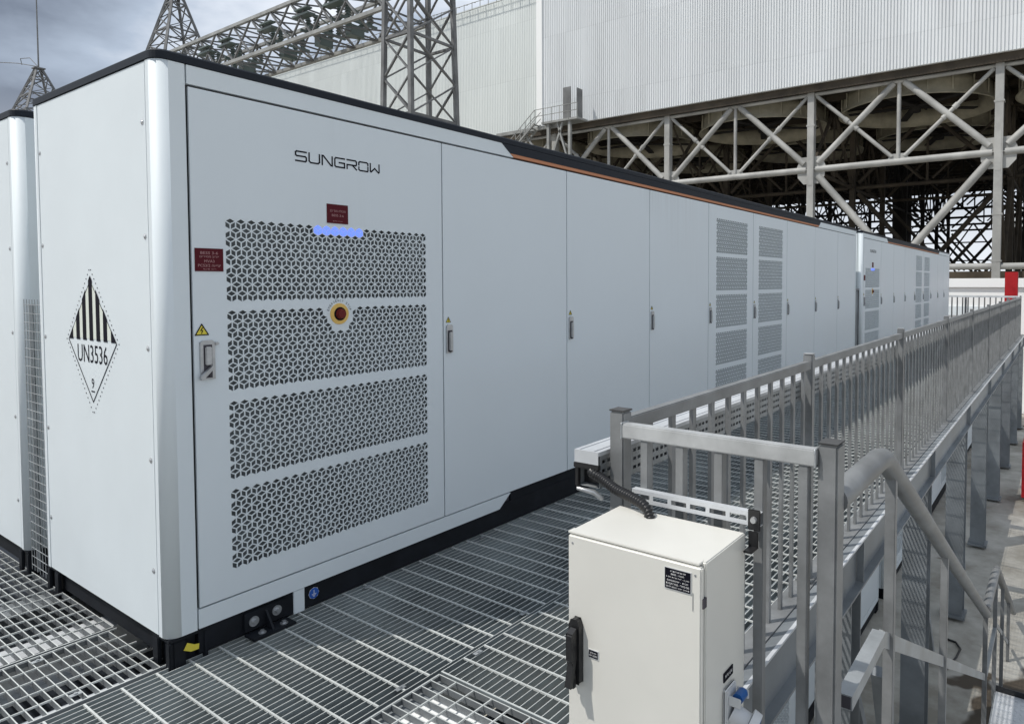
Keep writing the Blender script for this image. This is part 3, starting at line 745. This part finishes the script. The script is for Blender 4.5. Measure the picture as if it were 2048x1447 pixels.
cplate(-2.408, -2.337, .856, .907, [(heb('לוח שרות לאתר 4'), .89, .60, .09, -.02), (heb('מבנה : BESS'), .74, .50, .08, .0), (heb('מזין 6 - לוח שרות מס 3'), .58, .90, .09, 0), (heb('חברת  - SUNGROW'), .42, .82, .08, 0),
       (heb('מס סידורי - ממיר מערכת'), .26, .90, .09, 0), (heb('תאריך ייצור 20.07.2022'), .10, .92, .09, 0)], dr)
cplate(-2.133, -2.104, .604, .624, [(heb('צד עליון'), .68, .70, .3, 0), (heb('מפסק ראשי'), .28, .84, .3, 0)], dr)
a = MB(); a.box(DX - .002, DX, -2.414, -2.4132, .815, .86); a.build('scribe_line', 'chrome', dr)
for yy in (CY0 + .018, CY1 - .018):
    MB().disc((DX, yy, CZ1 - .028), (-1, 0, 0), .0035, .003, .0012, 10).build('screw', 'chrome', dr)
# socket on its right side
sk = MB(); sk.box(.285, .355, CY0 - .012, CY0 - .0003, .435, .565); s0 = Q_(sk.build('socket', 'whitep', cb, .006, 3), cb)
so = Vector((.322, CY0 - .012, .490)); sdn = Vector((.12, -.80, -.38)).normalized()
b_ = MB(); b_.tube([so, so + sdn * .045], .027, 24); b_.build('socket_barrel', 'whitep', s0)
b_ = MB(); b_.tube([so + sdn * .046, so + sdn * .068], [.041, .040], 24); b_.build('socket_lid', 'whitep', s0)
b_ = MB(); b_.tube([so + sdn * .0685, so + sdn * .070], [.030, .030], 24); b_.build('lid_insert', 'bluep', s0)
b_ = MB(); b_.tube([so + Vector((-.012, -.02, .048)), so + Vector((.024, -.02, .048))], .014, 16); b_.build('hinge_barrel', 'bluep', s0)
b_ = MB(); b_.box(.298, .304, CY0 - .045, CY0 - .012, .52, .545); b_.box(.352, .358, CY0 - .045, CY0 - .012, .52, .545); b_.build('hinge_bracket', 'whitep', s0, .002)
a = MB(); a.box(.29, .348, CY0 - .003, CY0 - .0004, .580, .604); p = Q_(a.build('label_plate', 'black', cb), cb)
a = MB(); textmesh(a, heb('שקע שרות'), (.319, CY0 - .003, .592), .044, .010, FRONT, .0006); a.build('lettering', 'white', p)
# slotted strut holding the cabinet
ss = thing('strut_channel', (.45, -2.25, .95), 'slotted galvanised strut channel across the short railing above the beige cabinet', 'bracket')
m_ = MB(); y0, y1 = -2.47, -2.06; z0, z1 = .948, .982; X = .455
m_.box(X, X + .002, y0, y1, z0, z0 + .010); m_.box(X, X + .002, y0, y1, z1 - .010, z1)
k = y1
while k > y0:
    m_.box(X, X + .002, max(k - .012, y0), k, z0 + .010, z1 - .010); k -= .062
m_.box(X, X + .024, y0, y1, z1, z1 + .002); m_.box(X, X + .024, y0, y1, z0 - .002, z0)
Q_(m_.build('channel', 'galvl', ss), ss)
m_ = MB(); m_.box(X - .006, X - .001, y0 - .004, y0 + .032, z0 - .012, z1 + .012); m_.box(.40, X - .004, y0 + .0, y0 + .026, z0 - .06, z0 - .054); m_.box(X - .012, X - .006, y0, y0 + .028, z0 - .06, z0 - .012)
b1 = Q_(m_.build('clamp', 'blackp', ss, .002), ss)
MB().disc((X - .006, y0 + .014, z0 + .018), (-1, 0, 0), .010, .008, .008, 12).build('bolt', 'chrome', b1)
# conduit
cd = MB(); pts = []; rad = []
ctl = [Vector(p) for p in ((.62, -1.71, 1.02), (.55, -1.80, .985), (.49, -1.90, .972), (.43, -2.0, .965), (.405, -2.08, .962), (.40, -2.13, .945), (.40, -2.165, .925))]
ctl = None
TRE = Vector((2.90, -.21, .17)); 
def bez(p0, p1, p2, p3, t): return p0 * (1 - t) ** 3 + p1 * 3 * t * (1 - t) ** 2 + p2 * 3 * t * t * (1 - t) + p3 * t ** 3
K = [Vector(p) for p in ((.56, -1.90, 1.01), (.462, -1.905, 1.012), (.445, -1.955, 1.0), (.425, -2.02, .982), (.412, -2.085, .972), (.398, -2.14, .958), (.39, -2.165, .925))]
dense = []
for i in range(1, len(K) - 2 + 1):
    p0, p1, p2 = K[i - 1], K[i], K[min(i + 1, len(K) - 1)]; p3 = K[min(i + 2, len(K) - 1)]
    for t_ in range(60):
        t = t_ / 60; dense.append(.5 * ((2 * p1) + (p2 - p0) * t + (2 * p0 - 5 * p1 + 4 * p2 - p3) * t * t + (3 * p1 - p0 - 3 * p2 + p3) * t ** 3))
dense.append(K[-1]); acc = 0; last = dense[0]; pts = [last]; step = .0024
for p in dense[1:]:
    seg = (p - last).length
    while seg >= step: last = last + (p - last).normalized() * step; pts.append(last); seg = (p - last).length
rad = [.0165 if (i % 4) in (0, 1) else .0122 for i in range(len(pts))]
cd.tube(pts, rad, 12)
o = cd.build('flexible_conduit', 'blackp'); tag(o, 'black corrugated conduit bending from the cable tray end onto the beige cabinet top', 'conduit')
# ------------------------------------------------------------------ cable tray
ct = thing('cable_tray', (.47, -1.9, 1.0), 'perforated galvanised cable tray with a lid fixed inside the long railing', 'cable tray')
TX0, TX1, TY0, TY1, TZ0, TZ1 = .462, 24.0, -1.935, -1.848, .962, 1.076
s = MB(); per = .064
hz_ = (TZ1 - TZ0); rows = [(TZ0 + hz_ * a, TZ0 + hz_ * b_) for a, b_ in ((.14, .24), (.40, .50), (.66, .76))]
prev = TZ0
for a, b_ in rows: s.box(TX0, TX1, TY0, TY0 + .0015, prev, a); prev = b_
s.box(TX0, TX1, TY0, TY0 + .0015, prev, TZ1)
x = TX0
while x < TX1 - per:
    for a, b_ in rows:
        s.box(x, x + .014, TY0, TY0 + .0015, a, b_); s.box(x + .034, x + .044, TY0, TY0 + .0015, a, b_)
    x += per
s.box(TX0, TX1, TY0, TY1, TZ0 - .002, TZ0); s.box(TX0, TX1, TY1 - .0015, TY1, TZ0, TZ1)
Q_(s.build('tray', 'galv', ct), ct)
l_ = MB(); l_.box(TX0 - .012, TX1, TY0 - .003, TY1 + .003, TZ1 + .0005, TZ1 + .003); l_.box(TX0 - .012, TX1, TY0 - .0045, TY0 - .003, TZ1 - .010, TZ1 + .003)
l_.box(TX0 - .0135, TX0 - .012, TY0 - .003, TY1 + .003, TZ1 - .038, TZ1 + .003)
for y in (TY0 + .016, TY1 - .016): l_.box(TX0 - .01, TX1, y - .002, y + .002, TZ1 + .003, TZ1 + .0055)
Q_(l_.build('lid', 'galvl', ct), ct)
m_ = MB(); m_.box(TX0 - .016, TX0 - .002, TY0 - .006, TY1 + .006, TZ1 - .056, TZ1 - .039); m_.box(TX0 + .03, TX0 + .034, TY0 + .004, TY1 - .004, TZ0, TZ1 - .01)
m_.box(TX0 - .010, TX0 + .004, TY1 - .010, TY1 + .004, TZ0 - .004, TZ1 - .056); Q_(m_.build('end_trim', 'blackp', ct, .002), ct)
m_ = MB(); m_.tube([(TX0 - .008, TY1 - .005, TZ0 - .012), (TX0 - .004, TY0 + .02, TZ0 - .016), (TX0 + .02, TY0 + .004, TZ0 - .04)], [.006, .009, .009], 10); Q_(m_.build('clamp', 'chrome', ct), ct)
x = TX0 + .5
while x < TX1:
    m_ = MB(); m_.box(x - .012, x + .012, -1.959, TY1, TZ0 - .006, TZ0 - .0025); m_.box(x - .012, x + .012, -1.959, -1.956, TZ0 - .0025, TZ1 - .02)
    Q_(m_.build('bracket', 'galv', ct), ct); x += 1.9
# ------------------------------------------------------------------ mesh infill panels between containers
def mesh_infill(x, y0, y1, z1, label, axis='y'):
    t = thing('mesh_panel', (x, y0, GZ), label, 'wire mesh', None)
    m_ = MB(); n = 6
    P = (lambda a, z: (x, a, z)) if axis == 'y' else (lambda a, z: (a, x, z))
    for i in range(n + 1):
        a = y0 + (y1 - y0) * i / n; m_.tube([P(a, GZ + .02), P(a, z1)], .0022, 5)
    z = GZ + .05
    while z < z1:
        m_.tube([P(y0, z), P(y1, z)], .0022, 5); z += .05
    o = m_.build('wire_mesh', 'galv', t); o.location = -t.location
    return t
t = mesh_infill(.02, DEP + .015, DEP + .275, 1.53, 'upright welded wire mesh closing the gap between the two left containers')
for yy in (DEP + .02, DEP + .268):
    m_ = MB(); m_.tube([(.05, yy, GZ), (.05, yy, 1.5)], .012, 8); o = m_.build('edge_tube', 'galv', t); o.location = -t.location
t = thing('mesh_panel', (11.9, .05, GZ), 'dark narrow gate panel in the gap before the far upper container', 'wire mesh')
m_ = MB(); m_.box(11.73, 12.07, .06, .075, GZ, 1.48); o = m_.build('panel', 'galv2', t); o.location = -t.location
m_ = MB(); m_.box(11.71, 11.73, .04, .09, GZ, 1.52); m_.box(12.06, 12.08, .04, .09, GZ, 1.52); m_.box(11.73, 12.06, .04, .09, 1.49, 1.52); o = m_.build('panel_frame', 'fence', t); o.location = -t.location

# ------------------------------------------------------------------ ground
GR = -3.145
g = MB(); g.add([(-300, -600, GR), (900, -600, GR), (900, 700, GR), (-300, 700, GR)], [(0, 1, 2, 3)])
tag(g.build('ground', 'concrete'), None, None, kind='structure')

# ground clutter
rc = thing('hose_cabinet', (16.2, -2.75, GR), 'red steel cabinet standing on the concrete at the right edge', 'cabinet')
Q_(MB().box(15.9, 16.7, -3.2, -2.45, GR + .15, GR + 1.35).build('body', 'redp', rc, .01), rc)
Q_(MB().box(15.88, 15.9, -3.1, -2.55, GR + .25, GR + 1.25).build('door', 'redp', rc, .005), rc)
for y in (-3.1, -2.55): Q_(MB().box(15.95, 16.05, y - .04, y + .04, GR, GR + .15).build('leg', 'redp', rc), rc)
m_ = MB(); m_.tube([(7.9, -2.02, GR + .012), (8.3, -2.1, GR + .012), (8.55, -2.12, GR + .02), (8.7, -2.05, GR + .02), (8.75, -1.9, GR + .012)], .014, 6)
tag(m_.build('black_cable', 'blackp'), 'thin black cable lying on the stained concrete between columns', 'cable')

# white enclosure and red box at the far end
we = thing('equipment_enclosure', (29, -2, GR), 'white flat-roofed enclosure beyond the far end of the walkway', 'enclosure')
Q_(MB().box(28.0, 31.0, -6.0, .8, GR, 1.45).build('wall', 'trimw', we), we)
Q_(MB().box(27.9, 31.1, -6.1, .9, 1.46, 1.80).build('roof', 'trimw', we, .01), we)
for y in (.7, -1.5, -3.6): Q_(MB().box(27.93, 27.995, y - .06, y + .06, GR, 1.45).build('corner_post', 'paint', we), we)
Q_(MB().box(27.95, 27.995, -1.4, .6, .40, .75).build('side_rail', 'paint', we), we)
Q_(MB().bar((27.9, -1.9, 1.4), (27.9, -2.6, .6), .04).build('brace', 'galv2', we), we)
rb = thing('red_panel_box', (26.2, -1.6, GR), 'tall red steel box in front of the white enclosure', 'cabinet')
Q_(MB().box(26.0, 26.3, -1.80, -1.42, GR, 2.0).build('body', 'redp', rb, .01), rb)
Q_(MB().bar((25.98, -1.78, 1.0), (25.98, -1.66, 1.5), .02).build('stay_bar', 'redp', rb), rb)

# ------------------------------------------------------------------ condenser building
AX = 50.0; YS = [.6 + 12 * j for j in range(-2, 8)]; XS = [AX + 12 * i for i in range(0, 7)]
ZD, ZB = 16.15, 10.05
cbld = thing('condenser_building', (AX, 12, GR), 'huge white ribbed air-cooled condenser raised on pale tubular steel trusses', 'industrial building')
def C_(o): o.parent = cbld; o.location = -cbld.location; return o
def ribs(x, y0, y1, z0, z1, pitch, dep, material, name):
    pts = []; y = y0
    while y < y1:
        pts += [(x, y), (x, y + pitch * .55), (x + dep, y + pitch * .68), (x + dep, y + pitch * .88)]; y += pitch
    pts.append((x, y)); n = len(pts); m_ = MB()
    v = [(a, b, z0) for a, b in pts] + [(a, b, z1) for a, b in pts]
    m_.add(v, [(i, i + 1, n + i + 1, n + i) for i in range(n - 1)])
    m_.box(x + dep + .05, x + dep + .25, y0, y, z0, z1)
    return C_(m_.build(name, material, cbld))
ribs(AX - .9, -24, 37.4, ZD, 33.0, .21, .08, 'cladr', 'wall_cladding')
ribs(AX - .75, 38.0, 100, ZD, 29.3, .22, .04, 'cladl', 'wall_cladding')
C_(MB().box(AX - 1.0, AX - .5, 37.4, 38.05, ZD, 33.0).build('corner_trim', 'trimw', cbld))
# roof edge guard on the lower part
m_ = MB()
for zz in (29.55, 28.9): m_.tube([(AX - 1.25, 38.2, zz), (AX - 1.25, 100, zz)], .035, 5)
y = 38.4
while y < 100:
    m_.bar((AX - 1.25, y, 28.85), (AX - 1.25, y, 29.6), .05); m_.bar((AX - 1.25, y, 29.6), (AX - .75, y, 29.75), .05); y += 1.1
C_(m_.build('edge_guard', 'pylonl', cbld))
# fan deck with girders
m_ = MB(); m_.box(AX - .5, XS[-1] + 1, -26, 101, ZD + .02, ZD + .30); C_(m_.build('fan_deck', 'brown', cbld))
m_ = MB(); m_.box(AX - .6, XS[-1] + 1, -26, 101, 28.8, 29.1); C_(m_.build('upper_roof', 'trimw', cbld))
m_ = MB()
for X in [AX + .2 + 3 * i for i in range(24)]: m_.box(X - .1, X + .1, -24, 100, ZD - .45, ZD)
for Y in [-23.4 + 3 * i for i in range(41)]: m_.box(AX, XS[-1], Y - .08, Y + .08, ZD - .30, ZD - .002)
C_(m_.build('deck_girders', 'brown', cbld))
C_(MB().box(AX - .62, AX - .45, -24, 98, ZD - .55, ZD - .002).build('edge_girder', 'brown', cbld))
# fan rings
def ring(cx, cy):
    m_ = MB(); n = 40; prof = [(5.15, ZD - .05), (5.15, ZD - .5), (5.2, ZD - 1.1), (5.45, ZD - 1.42), (5.5, ZD - 1.5), (5.36, ZD - 1.5), (5.05, ZD - 1.05), (5.0, ZD - .05)]
    k = len(prof); v = [(cx + r_ * math.cos(2 * math.pi * i / n), cy + r_ * math.sin(2 * math.pi * i / n), z) for i in range(n) for r_, z in prof]
    m_.add(v, [(i * k + j, i * k + (j + 1) % k, ((i + 1) % n) * k + (j + 1) % k, ((i + 1) % n) * k + j) for i in range(n) for j in range(k)], True)
    for i in range(20):
        a = 2 * math.pi * i / 20; m_.bar((cx + 5.25 * math.cos(a), cy + 5.25 * math.sin(a), ZD - .1), (cx + 5.25 * math.cos(a), cy + 5.25 * math.sin(a), ZD - 1.2), .10)
    o = C_(m_.build('fan_ring', 'ring', cbld))
    f = MB(); f.bar((cx, cy - 5, ZD - .55), (cx, cy + 5, ZD - .55), .5, .35)
    f.disc((cx, cy, ZD - .9), (0, 0, -1), .5, .4, .6, 16)
    for a in (20, 92, 164, 236, 308):
        f.bar((cx, cy, ZD - 1.1), (cx + 4.8 * math.cos(R(a)), cy + 4.8 * math.sin(R(a)), ZD - 1.1), .55, .08)
    f.build('fan', 'rust_shade', o)
for cx in (56, 68): 
    for j in range(-1, 6): ring(cx, 6.6 + 12 * (j))
# columns
for i, X in enumerate(XS):
    for j, Y in enumerate(YS):
        if i > 3 and j in (0, 9): continue
        m_ = MB(); h = .28 if i == 0 else .26; s1 = 'steelp' if i == 0 else ('brown' if i < 3 else 'rust_shade')
        m_.box(X - h, X + h, Y - h * .85, Y + h * .85, GR, ZD - .5)
        if i == 0:
            m_.box(X - h - .02, X - h, Y - .16, Y + .16, ZB - 1.2, ZB + 1.4)
            for zz in (13.2, 6.0, 3.0): m_.box(X - h - .02, X + h + .02, Y - h - .02, Y + h + .02, zz, zz + .12)
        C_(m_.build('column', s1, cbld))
# trusses
def truss(p, q, r, mt, low=True, name='truss'):
    # p,q: plan positions of two columns; members between bottom chord ZB and deck
    p, q = Vector((*p, 0)), Vector((*q, 0)); m0 = (p + q) / 2; d = (q - p).normalized()
    def A(v, z): return Vector((v.x, v.y, z))
    m_ = MB(); T = ZD - .6; e_ = d * .35; n = 8 if r > .13 else 6
    m_.tube([A(p + e_, ZB), A(q - e_, ZB)], r * 1.05, n)
    m_.tube([A(p, T), A(q, T)], r * .7, n)
    m_.tube([A(m0, ZB), A(m0, T)], r * .62, n)
    for s_, a, b_ in ((1, p, m0), (-1, q, m0)):
        m_.tube([A(a + d * s_ * .5, ZB + .45), A(b_ - d * s_ * .35, T - .1)], r * 1.0, n)
        m_.tube([A(a + d * s_ * .35, T - .15), A(b_ - d * s_ * .4, ZB + .35)], r * .62, n)
    if r > .22:
        for a, b_ in ((p, m0), (q, m0)):
            dd = (b_ - a).normalized(); u0 = A(a + dd * .35, T - .15); u1 = A(b_ - dd * .4, ZB + .35); c_ = u0.lerp(u1, .47); v_ = (u1 - u0).normalized()
            m_.tube([c_ - v_ * .62, c_ - v_ * .28], r * .85, n); m_.tube([c_ + v_ * .28, c_ + v_ * .62], r * .85, n)
    if low and int(round((p.y - .6) / 12)) % 2 == 0:
        m_.tube([A(p + d * .5, ZB - .5), A(m0 - d * .15, 3.1)], r * 1.15, n); m_.tube([A(q - d * .5, ZB - .5), A(m0 + d * .15, 3.1)], r * 1.15, n)
    o = C_(m_.build(name, mt, cbld))
    if r > .2:
        g_ = MB()
        nx = d.cross(Vector((0, 0, 1))) * .03
        for c, sx, sz in ((p, .95, 1.15), (q, .95, 1.15)):
            pass
        c = m0; P = [(-.75, -.15), (.75, -.15), (.75, .12), (.45, .55), (-.45, .55), (-.75, .12)]
        v = [A(c, ZB) + d * u + Vector((0, 0, w_)) + s2 * nx for s2 in (-1, 1) for u, w_ in P]; k = 6
        g_.add(v, [list(range(k)), list(range(k, 2 * k))] + [(i, (i + 1) % k, k + (i + 1) % k, k + i) for i in range(k)])
        g_.build('gusset', mt, o)
    return o
for i, X in enumerate(XS):
    for j in range(len(YS) - 1):
        if i > 0 and j == len(YS) - 2: continue
        truss((X, YS[j]), (X, YS[j + 1]), .225 if i == 0 else (.17 if i == 1 else .14), 'steelp' if i == 0 else ('brown' if i < 3 else 'rust_shade'))
for j, Y in enumerate(YS[:-2]):
    for i in range(len(XS) - 1):
        truss((XS[i], Y), (XS[i + 1], Y), .15 if i == 0 else .13, 'brown' if i < 2 else 'rust_shade')
# node plates on the front columns
for Y in YS:
    m_ = MB(); P = [(-.55, -1.05), (.55, -1.05), (.98, -.55), (1.05, .25), (.75, .95), (-.75, .95), (-1.05, .25), (-.98, -.55)]
    k = 8; v = [(AX + s2, Y + u, ZB + w_) for s2 in (-.04, .04) for u, w_ in P]
    m_.add(v, [list(range(k)), list(range(k, 2 * k))] + [(i, (i + 1) % k, k + (i + 1) % k, k + i) for i in range(k)])
    m_.box(AX - .22, AX + .22, Y - 1.0, Y + 1.0, ZB - .03, ZB + .03)
    C_(m_.build('node_plate', 'steelp', cbld))
# low header pipe and the darker galleries below it
m_ = MB(); m_.tube([(AX, -26, 2.72), (AX, 98, 2.72)], .22, 10); C_(m_.build('header_pipe', 'steelp', cbld))
m_ = MB(); m_.box(AX + 1.2, AX + 3.2, -26, 98, 1.95, 2.42); C_(m_.build('gallery_beam', 'brown', cbld))
m_ = MB(); m_.box(AX + 6, AX + 9, -26, 98, GR, 2.0); C_(m_.build('plinth_wall', 'rust_shade', cbld))
# dark cross-bracing deeper inside
rnd = random.Random(3)
for i in (4,):
    X = XS[i] + 3
    m_ = MB()
    for zz in (2.2, 4.6, 7.0): m_.bar((X, -24, zz), (X, 80, zz), .16)
    for k in range(18):
        y = -23 + k * 6
        m_.bar((X, y, 0), (X, y + 6, 9.5), .2); m_.bar((X, y + 6, 0), (X, y, 9.5), .16)
        if k % 3 == 0: m_.bar((X, y, 0), (X, y, 10), .3)
    C_(m_.build('bracing_frame', 'rust_shade', cbld))
for j in (3,):
    Y = YS[j] + 5; m_ = MB()
    for k in range(5):
        x = XS[1] + k * 12; m_.bar((x, Y, 0), (x + 12, Y, 9.6), .2); m_.bar((x + 12, Y, 0), (x, Y, 9.6), .16)
    for zz in (3.5, 6.2): m_.bar((XS[1], Y, zz), (XS[-1], Y, zz), .15)
    C_(m_.build('bracing_frame', 'rust_shade', cbld))
# steam duct standing inside
m_ = MB(); m_.tube([(92, 14, GR), (92, 14, ZD)], 1.1, 14); C_(m_.build('duct', 'rust_shade', cbld))
# access stair hung on the wall
acs = C_(MB().box(AX - 2.6, AX - 1.0, 32.2, 36.2, 16.02, 16.2).build('stair_platform', 'pylonl', cbld))
def D_(o): o.parent = acs; return o
m_ = MB(); m_.box(AX - 2.6, AX - 2.54, 32.9, 33.75, 16.2, 18.9); m_.box(AX - 2.5, AX - 1.7, 32.25, 32.31, 16.2, 18.7); D_(m_.build('wind_panel', 'pylon', cbld))
m_ = MB()
for zz in (16.8, 17.4): m_.bar((AX - 2.6, 32.2, zz), (AX - 2.6, 37.0, zz), .05)
for k in range(6): m_.bar((AX - 2.6, 32.2 + k * .95, 16.1), (AX - 2.6, 32.2 + k * .95, 17.4), .05)
for s in (-2.6, -1.7):
    for dz in (0, .6, 1.2): m_.bar((AX + s, 37.0, 16.2 + dz), (AX + s, 41.2, 12.9 + dz), .05 if dz else .16)
for k in range(7): m_.bar((AX - 2.6, 37.5 + k * .6, 15.8 - k * .47), (AX - 2.6, 37.5 + k * .6, 17.0 - k * .47), .05)
for k in range(12): m_.box(AX - 2.6, AX - 1.7, 37.0 + k * .36, 37.25 + k * .36, 16.1 - k * .285, 16.15 - k * .285)
D_(m_.build('stair_flight', 'pylonl', cbld))
m_ = MB(); m_.bar((AX - 1.8, 34.5, 15.9), (AX - 1.8, 42.3, 15.9), .3)
for y in (35.6, 33.2): m_.bar((AX - 2.3, y, GR), (AX - 2.3, y, 16.0), .26)
for a, b_ in (((35.6, 12), (34.0, 16)), ((33.2, 12), (34.6, 16)), ((42.2, 15.8), (41.2, 13)), ((38.8, 15.9), (35.7, 12.2))): m_.bar((AX - 2.3, a[0], a[1]), (AX - 2.3, b_[0], b_[1]), .16)
D_(m_.build('stair_support', 'pylonl', cbld))

# ------------------------------------------------------------------ gantry towers
def lattice(m_, b0, b1, z0, z1, levels, wl, wb, close=True):
    # b0/b1: four plan corners at z0/z1
    zs = [z0 + (z1 - z0) * i / levels for i in range(levels + 1)]
    def c(k, z):
        t = (z - z0) / (z1 - z0); return Vector((b0[k][0] * (1 - t) + b1[k][0] * t, b0[k][1] * (1 - t) + b1[k][1] * t, z))
    for k in range(4): m_.bar(c(k, z0), c(k, z1), wl, wl)
    for i in range(levels):
        for k in range(4):
            a, b_ = k, (k + 1) % 4
            if (i + k) % 2: a, b_ = b_, a
            m_.bar(c(a, zs[i]), c(b_, zs[i + 1]), wb, wb * .6); m_.bar(c(b_, zs[i]), c(a, zs[i + 1]), wb * .8, wb * .5)
            if i % 2 == 0: m_.bar(c(a, zs[i]), c(b_, zs[i]), wb, wb)
def sq(x0, x1, y0, y1): return [(x0, y0), (x1, y0), (x1, y1), (x0, y1)]
t1 = thing('lattice_tower', (32, 35, GR), 'tall grey lattice gantry tower standing before the white ribbed wall', 'lattice tower', 'lattice gantry towers')
def tow(t, x0, x1, y0, y1, spire, mast, fine=True, lo=.5):
    m_ = MB(); lattice(m_, sq(x0 - lo, x1 + lo, y0 - lo, y1 + lo), sq(x0, x1, y0, y1), GR, 24, 10, .30 if fine else .26, .17)
    o = m_.build('tower_frame', 'pylon', t); o.location = -t.location
    m_ = MB(); cx, cy = (x0 + x1) / 2, (y0 + y1) / 2
    lattice(m_, sq(x0, x1, y0, y1), sq(cx - .3, cx + .3, cy - .3, cy + .3), 24, spire, 5, .22, .13)
    o = m_.build('spire', 'pylon', t); o.location = -t.location
    m_ = MB(); m_.box(cx - .6, cx + .6, cy - .6, cy + .6, spire, spire + .15); m_.tube([(cx, cy, spire), (cx, cy, mast)], [.10, .05], 8); o = m_.build('mast', 'pylon', t); o.location = -t.location
tow(t1, 30.1, 33.9, 33.5, 36.0, 31, 40)
t2 = thing('lattice_tower', (32.1, 71, GR), 'pointed lattice spire rising behind the top corner of the nearest container', 'lattice tower', 'lattice gantry towers')
tow(t2, 30, 34.2, 68.6, 73.2, 31.0, 41, False)
t3 = thing('lattice_tower', (32, 109, GR), 'small far lattice spire carrying a thin tall mast at the left edge', 'lattice tower', 'lattice gantry towers')
tow(t3, 29.8, 34.4, 106, 112.2, 30.0, 46, False)
gb = thing('gantry_beam', (32, 52, 20.7), 'long lattice gantry beam with insulators stretching left from the big tower', 'gantry beam')
m_ = MB(); YB0, YB1, ZL, ZU = 36.1, 70.5, 20.75, 23.72; nb = 12
for x in (30.05, 33.95):
    for z in (ZL, ZU): m_.bar((x, YB0, z), (x, YB1, z), .26, .26)
o = m_.build('chord', 'pylonl', gb); o.location = -gb.location
m_ = MB(); st_ = (YB1 - YB0) / nb
for i in range(nb):
    a, b_ = YB0 + i * st_, YB0 + (i + 1) * st_
    for x in (30.05, 33.95):
        m_.bar((x, a, ZL), (x, b_, ZU), .14, .12); m_.bar((x, b_, ZL), (x, a, ZU), .14, .10)
    for z in (ZL, ZU):
        m_.bar((30.05, a, z), (33.95, b_, z), .12, .10); m_.bar((33.95, a, z), (30.05, b_, z), .12, .10); m_.bar((30.05, a, z), (33.95, a, z), .12, .10)
o = m_.build('bracing', 'pylon', gb); o.location = -gb.location
for k, y in enumerate((41.5, 45.5, 50.5, 57.0, 60.5, 65.5)):
    m_ = MB()
    m_.box(30.3, 33.6, y - .08, y + .08, 21.4, 21.6); m_.box(30.3, 33.6, y + 1.0, y + 1.16, 21.4, 21.6); m_.box(29.9, 30.6, y - .5, y + 1.6, 22.35, 22.5); m_.box(29.7, 30.2, y - .7, y + 1.0, 22.7, 22.8)
    for x, yy in ((31, y), (33, y + 1.08), (31, y + 1.08), (33, y)):
        m_.tube([(x, yy, 21.6), (x, yy, 22.6)], .16, 8)
        for q in range(4): m_.disc((x, yy, 21.75 + q * .22), (0, 0, 1), .26, .16, .07, 8)
    m_.bar((31, y, 22.6), (33, y + 1.08, 22.6), .08); m_.bar((31, y, 21.5), (32.4, y + .6, 20.4), .12)
    m_.box(31.4, 32.6, y + .2, y + .9, 20.5, 21.3)
    o = m_.build('switch_gear', 'porc', gb); o.location = -gb.location
m_ = MB(); m_.tube([(32, 109, 30.3), (31, 113, 31.2), (29, 119, 32.0), (20, 140, 34)], .05, 5); m_.tube([(32, 109, 30.3), (31.6, 110.5, 31.6), (31.3, 113, 31.9), (31.3, 112.5, 31.0)], .05, 5)
tag(m_.build('overhead_wire', 'pylon'), 'thin overhead wire running left from the far mast top', 'wire')

# far pale building seen through the steelwork
fb = thing('distant_building', (170, 20, GR), 'pale distant building with horizontal louvre lines seen through the dark steelwork', 'building')
m_ = MB(); m_.box(165, 180, -18, 6, GR, 17); o = m_.build('wall', 'louv', fb); o.location = -fb.location
m_ = MB()
for k in range(12): m_.box(164.8, 164.99, -18, 6, .5 + k * 1.35, .62 + k * 1.35)
o = m_.build('louvre', 'porc', fb); o.location = -fb.location
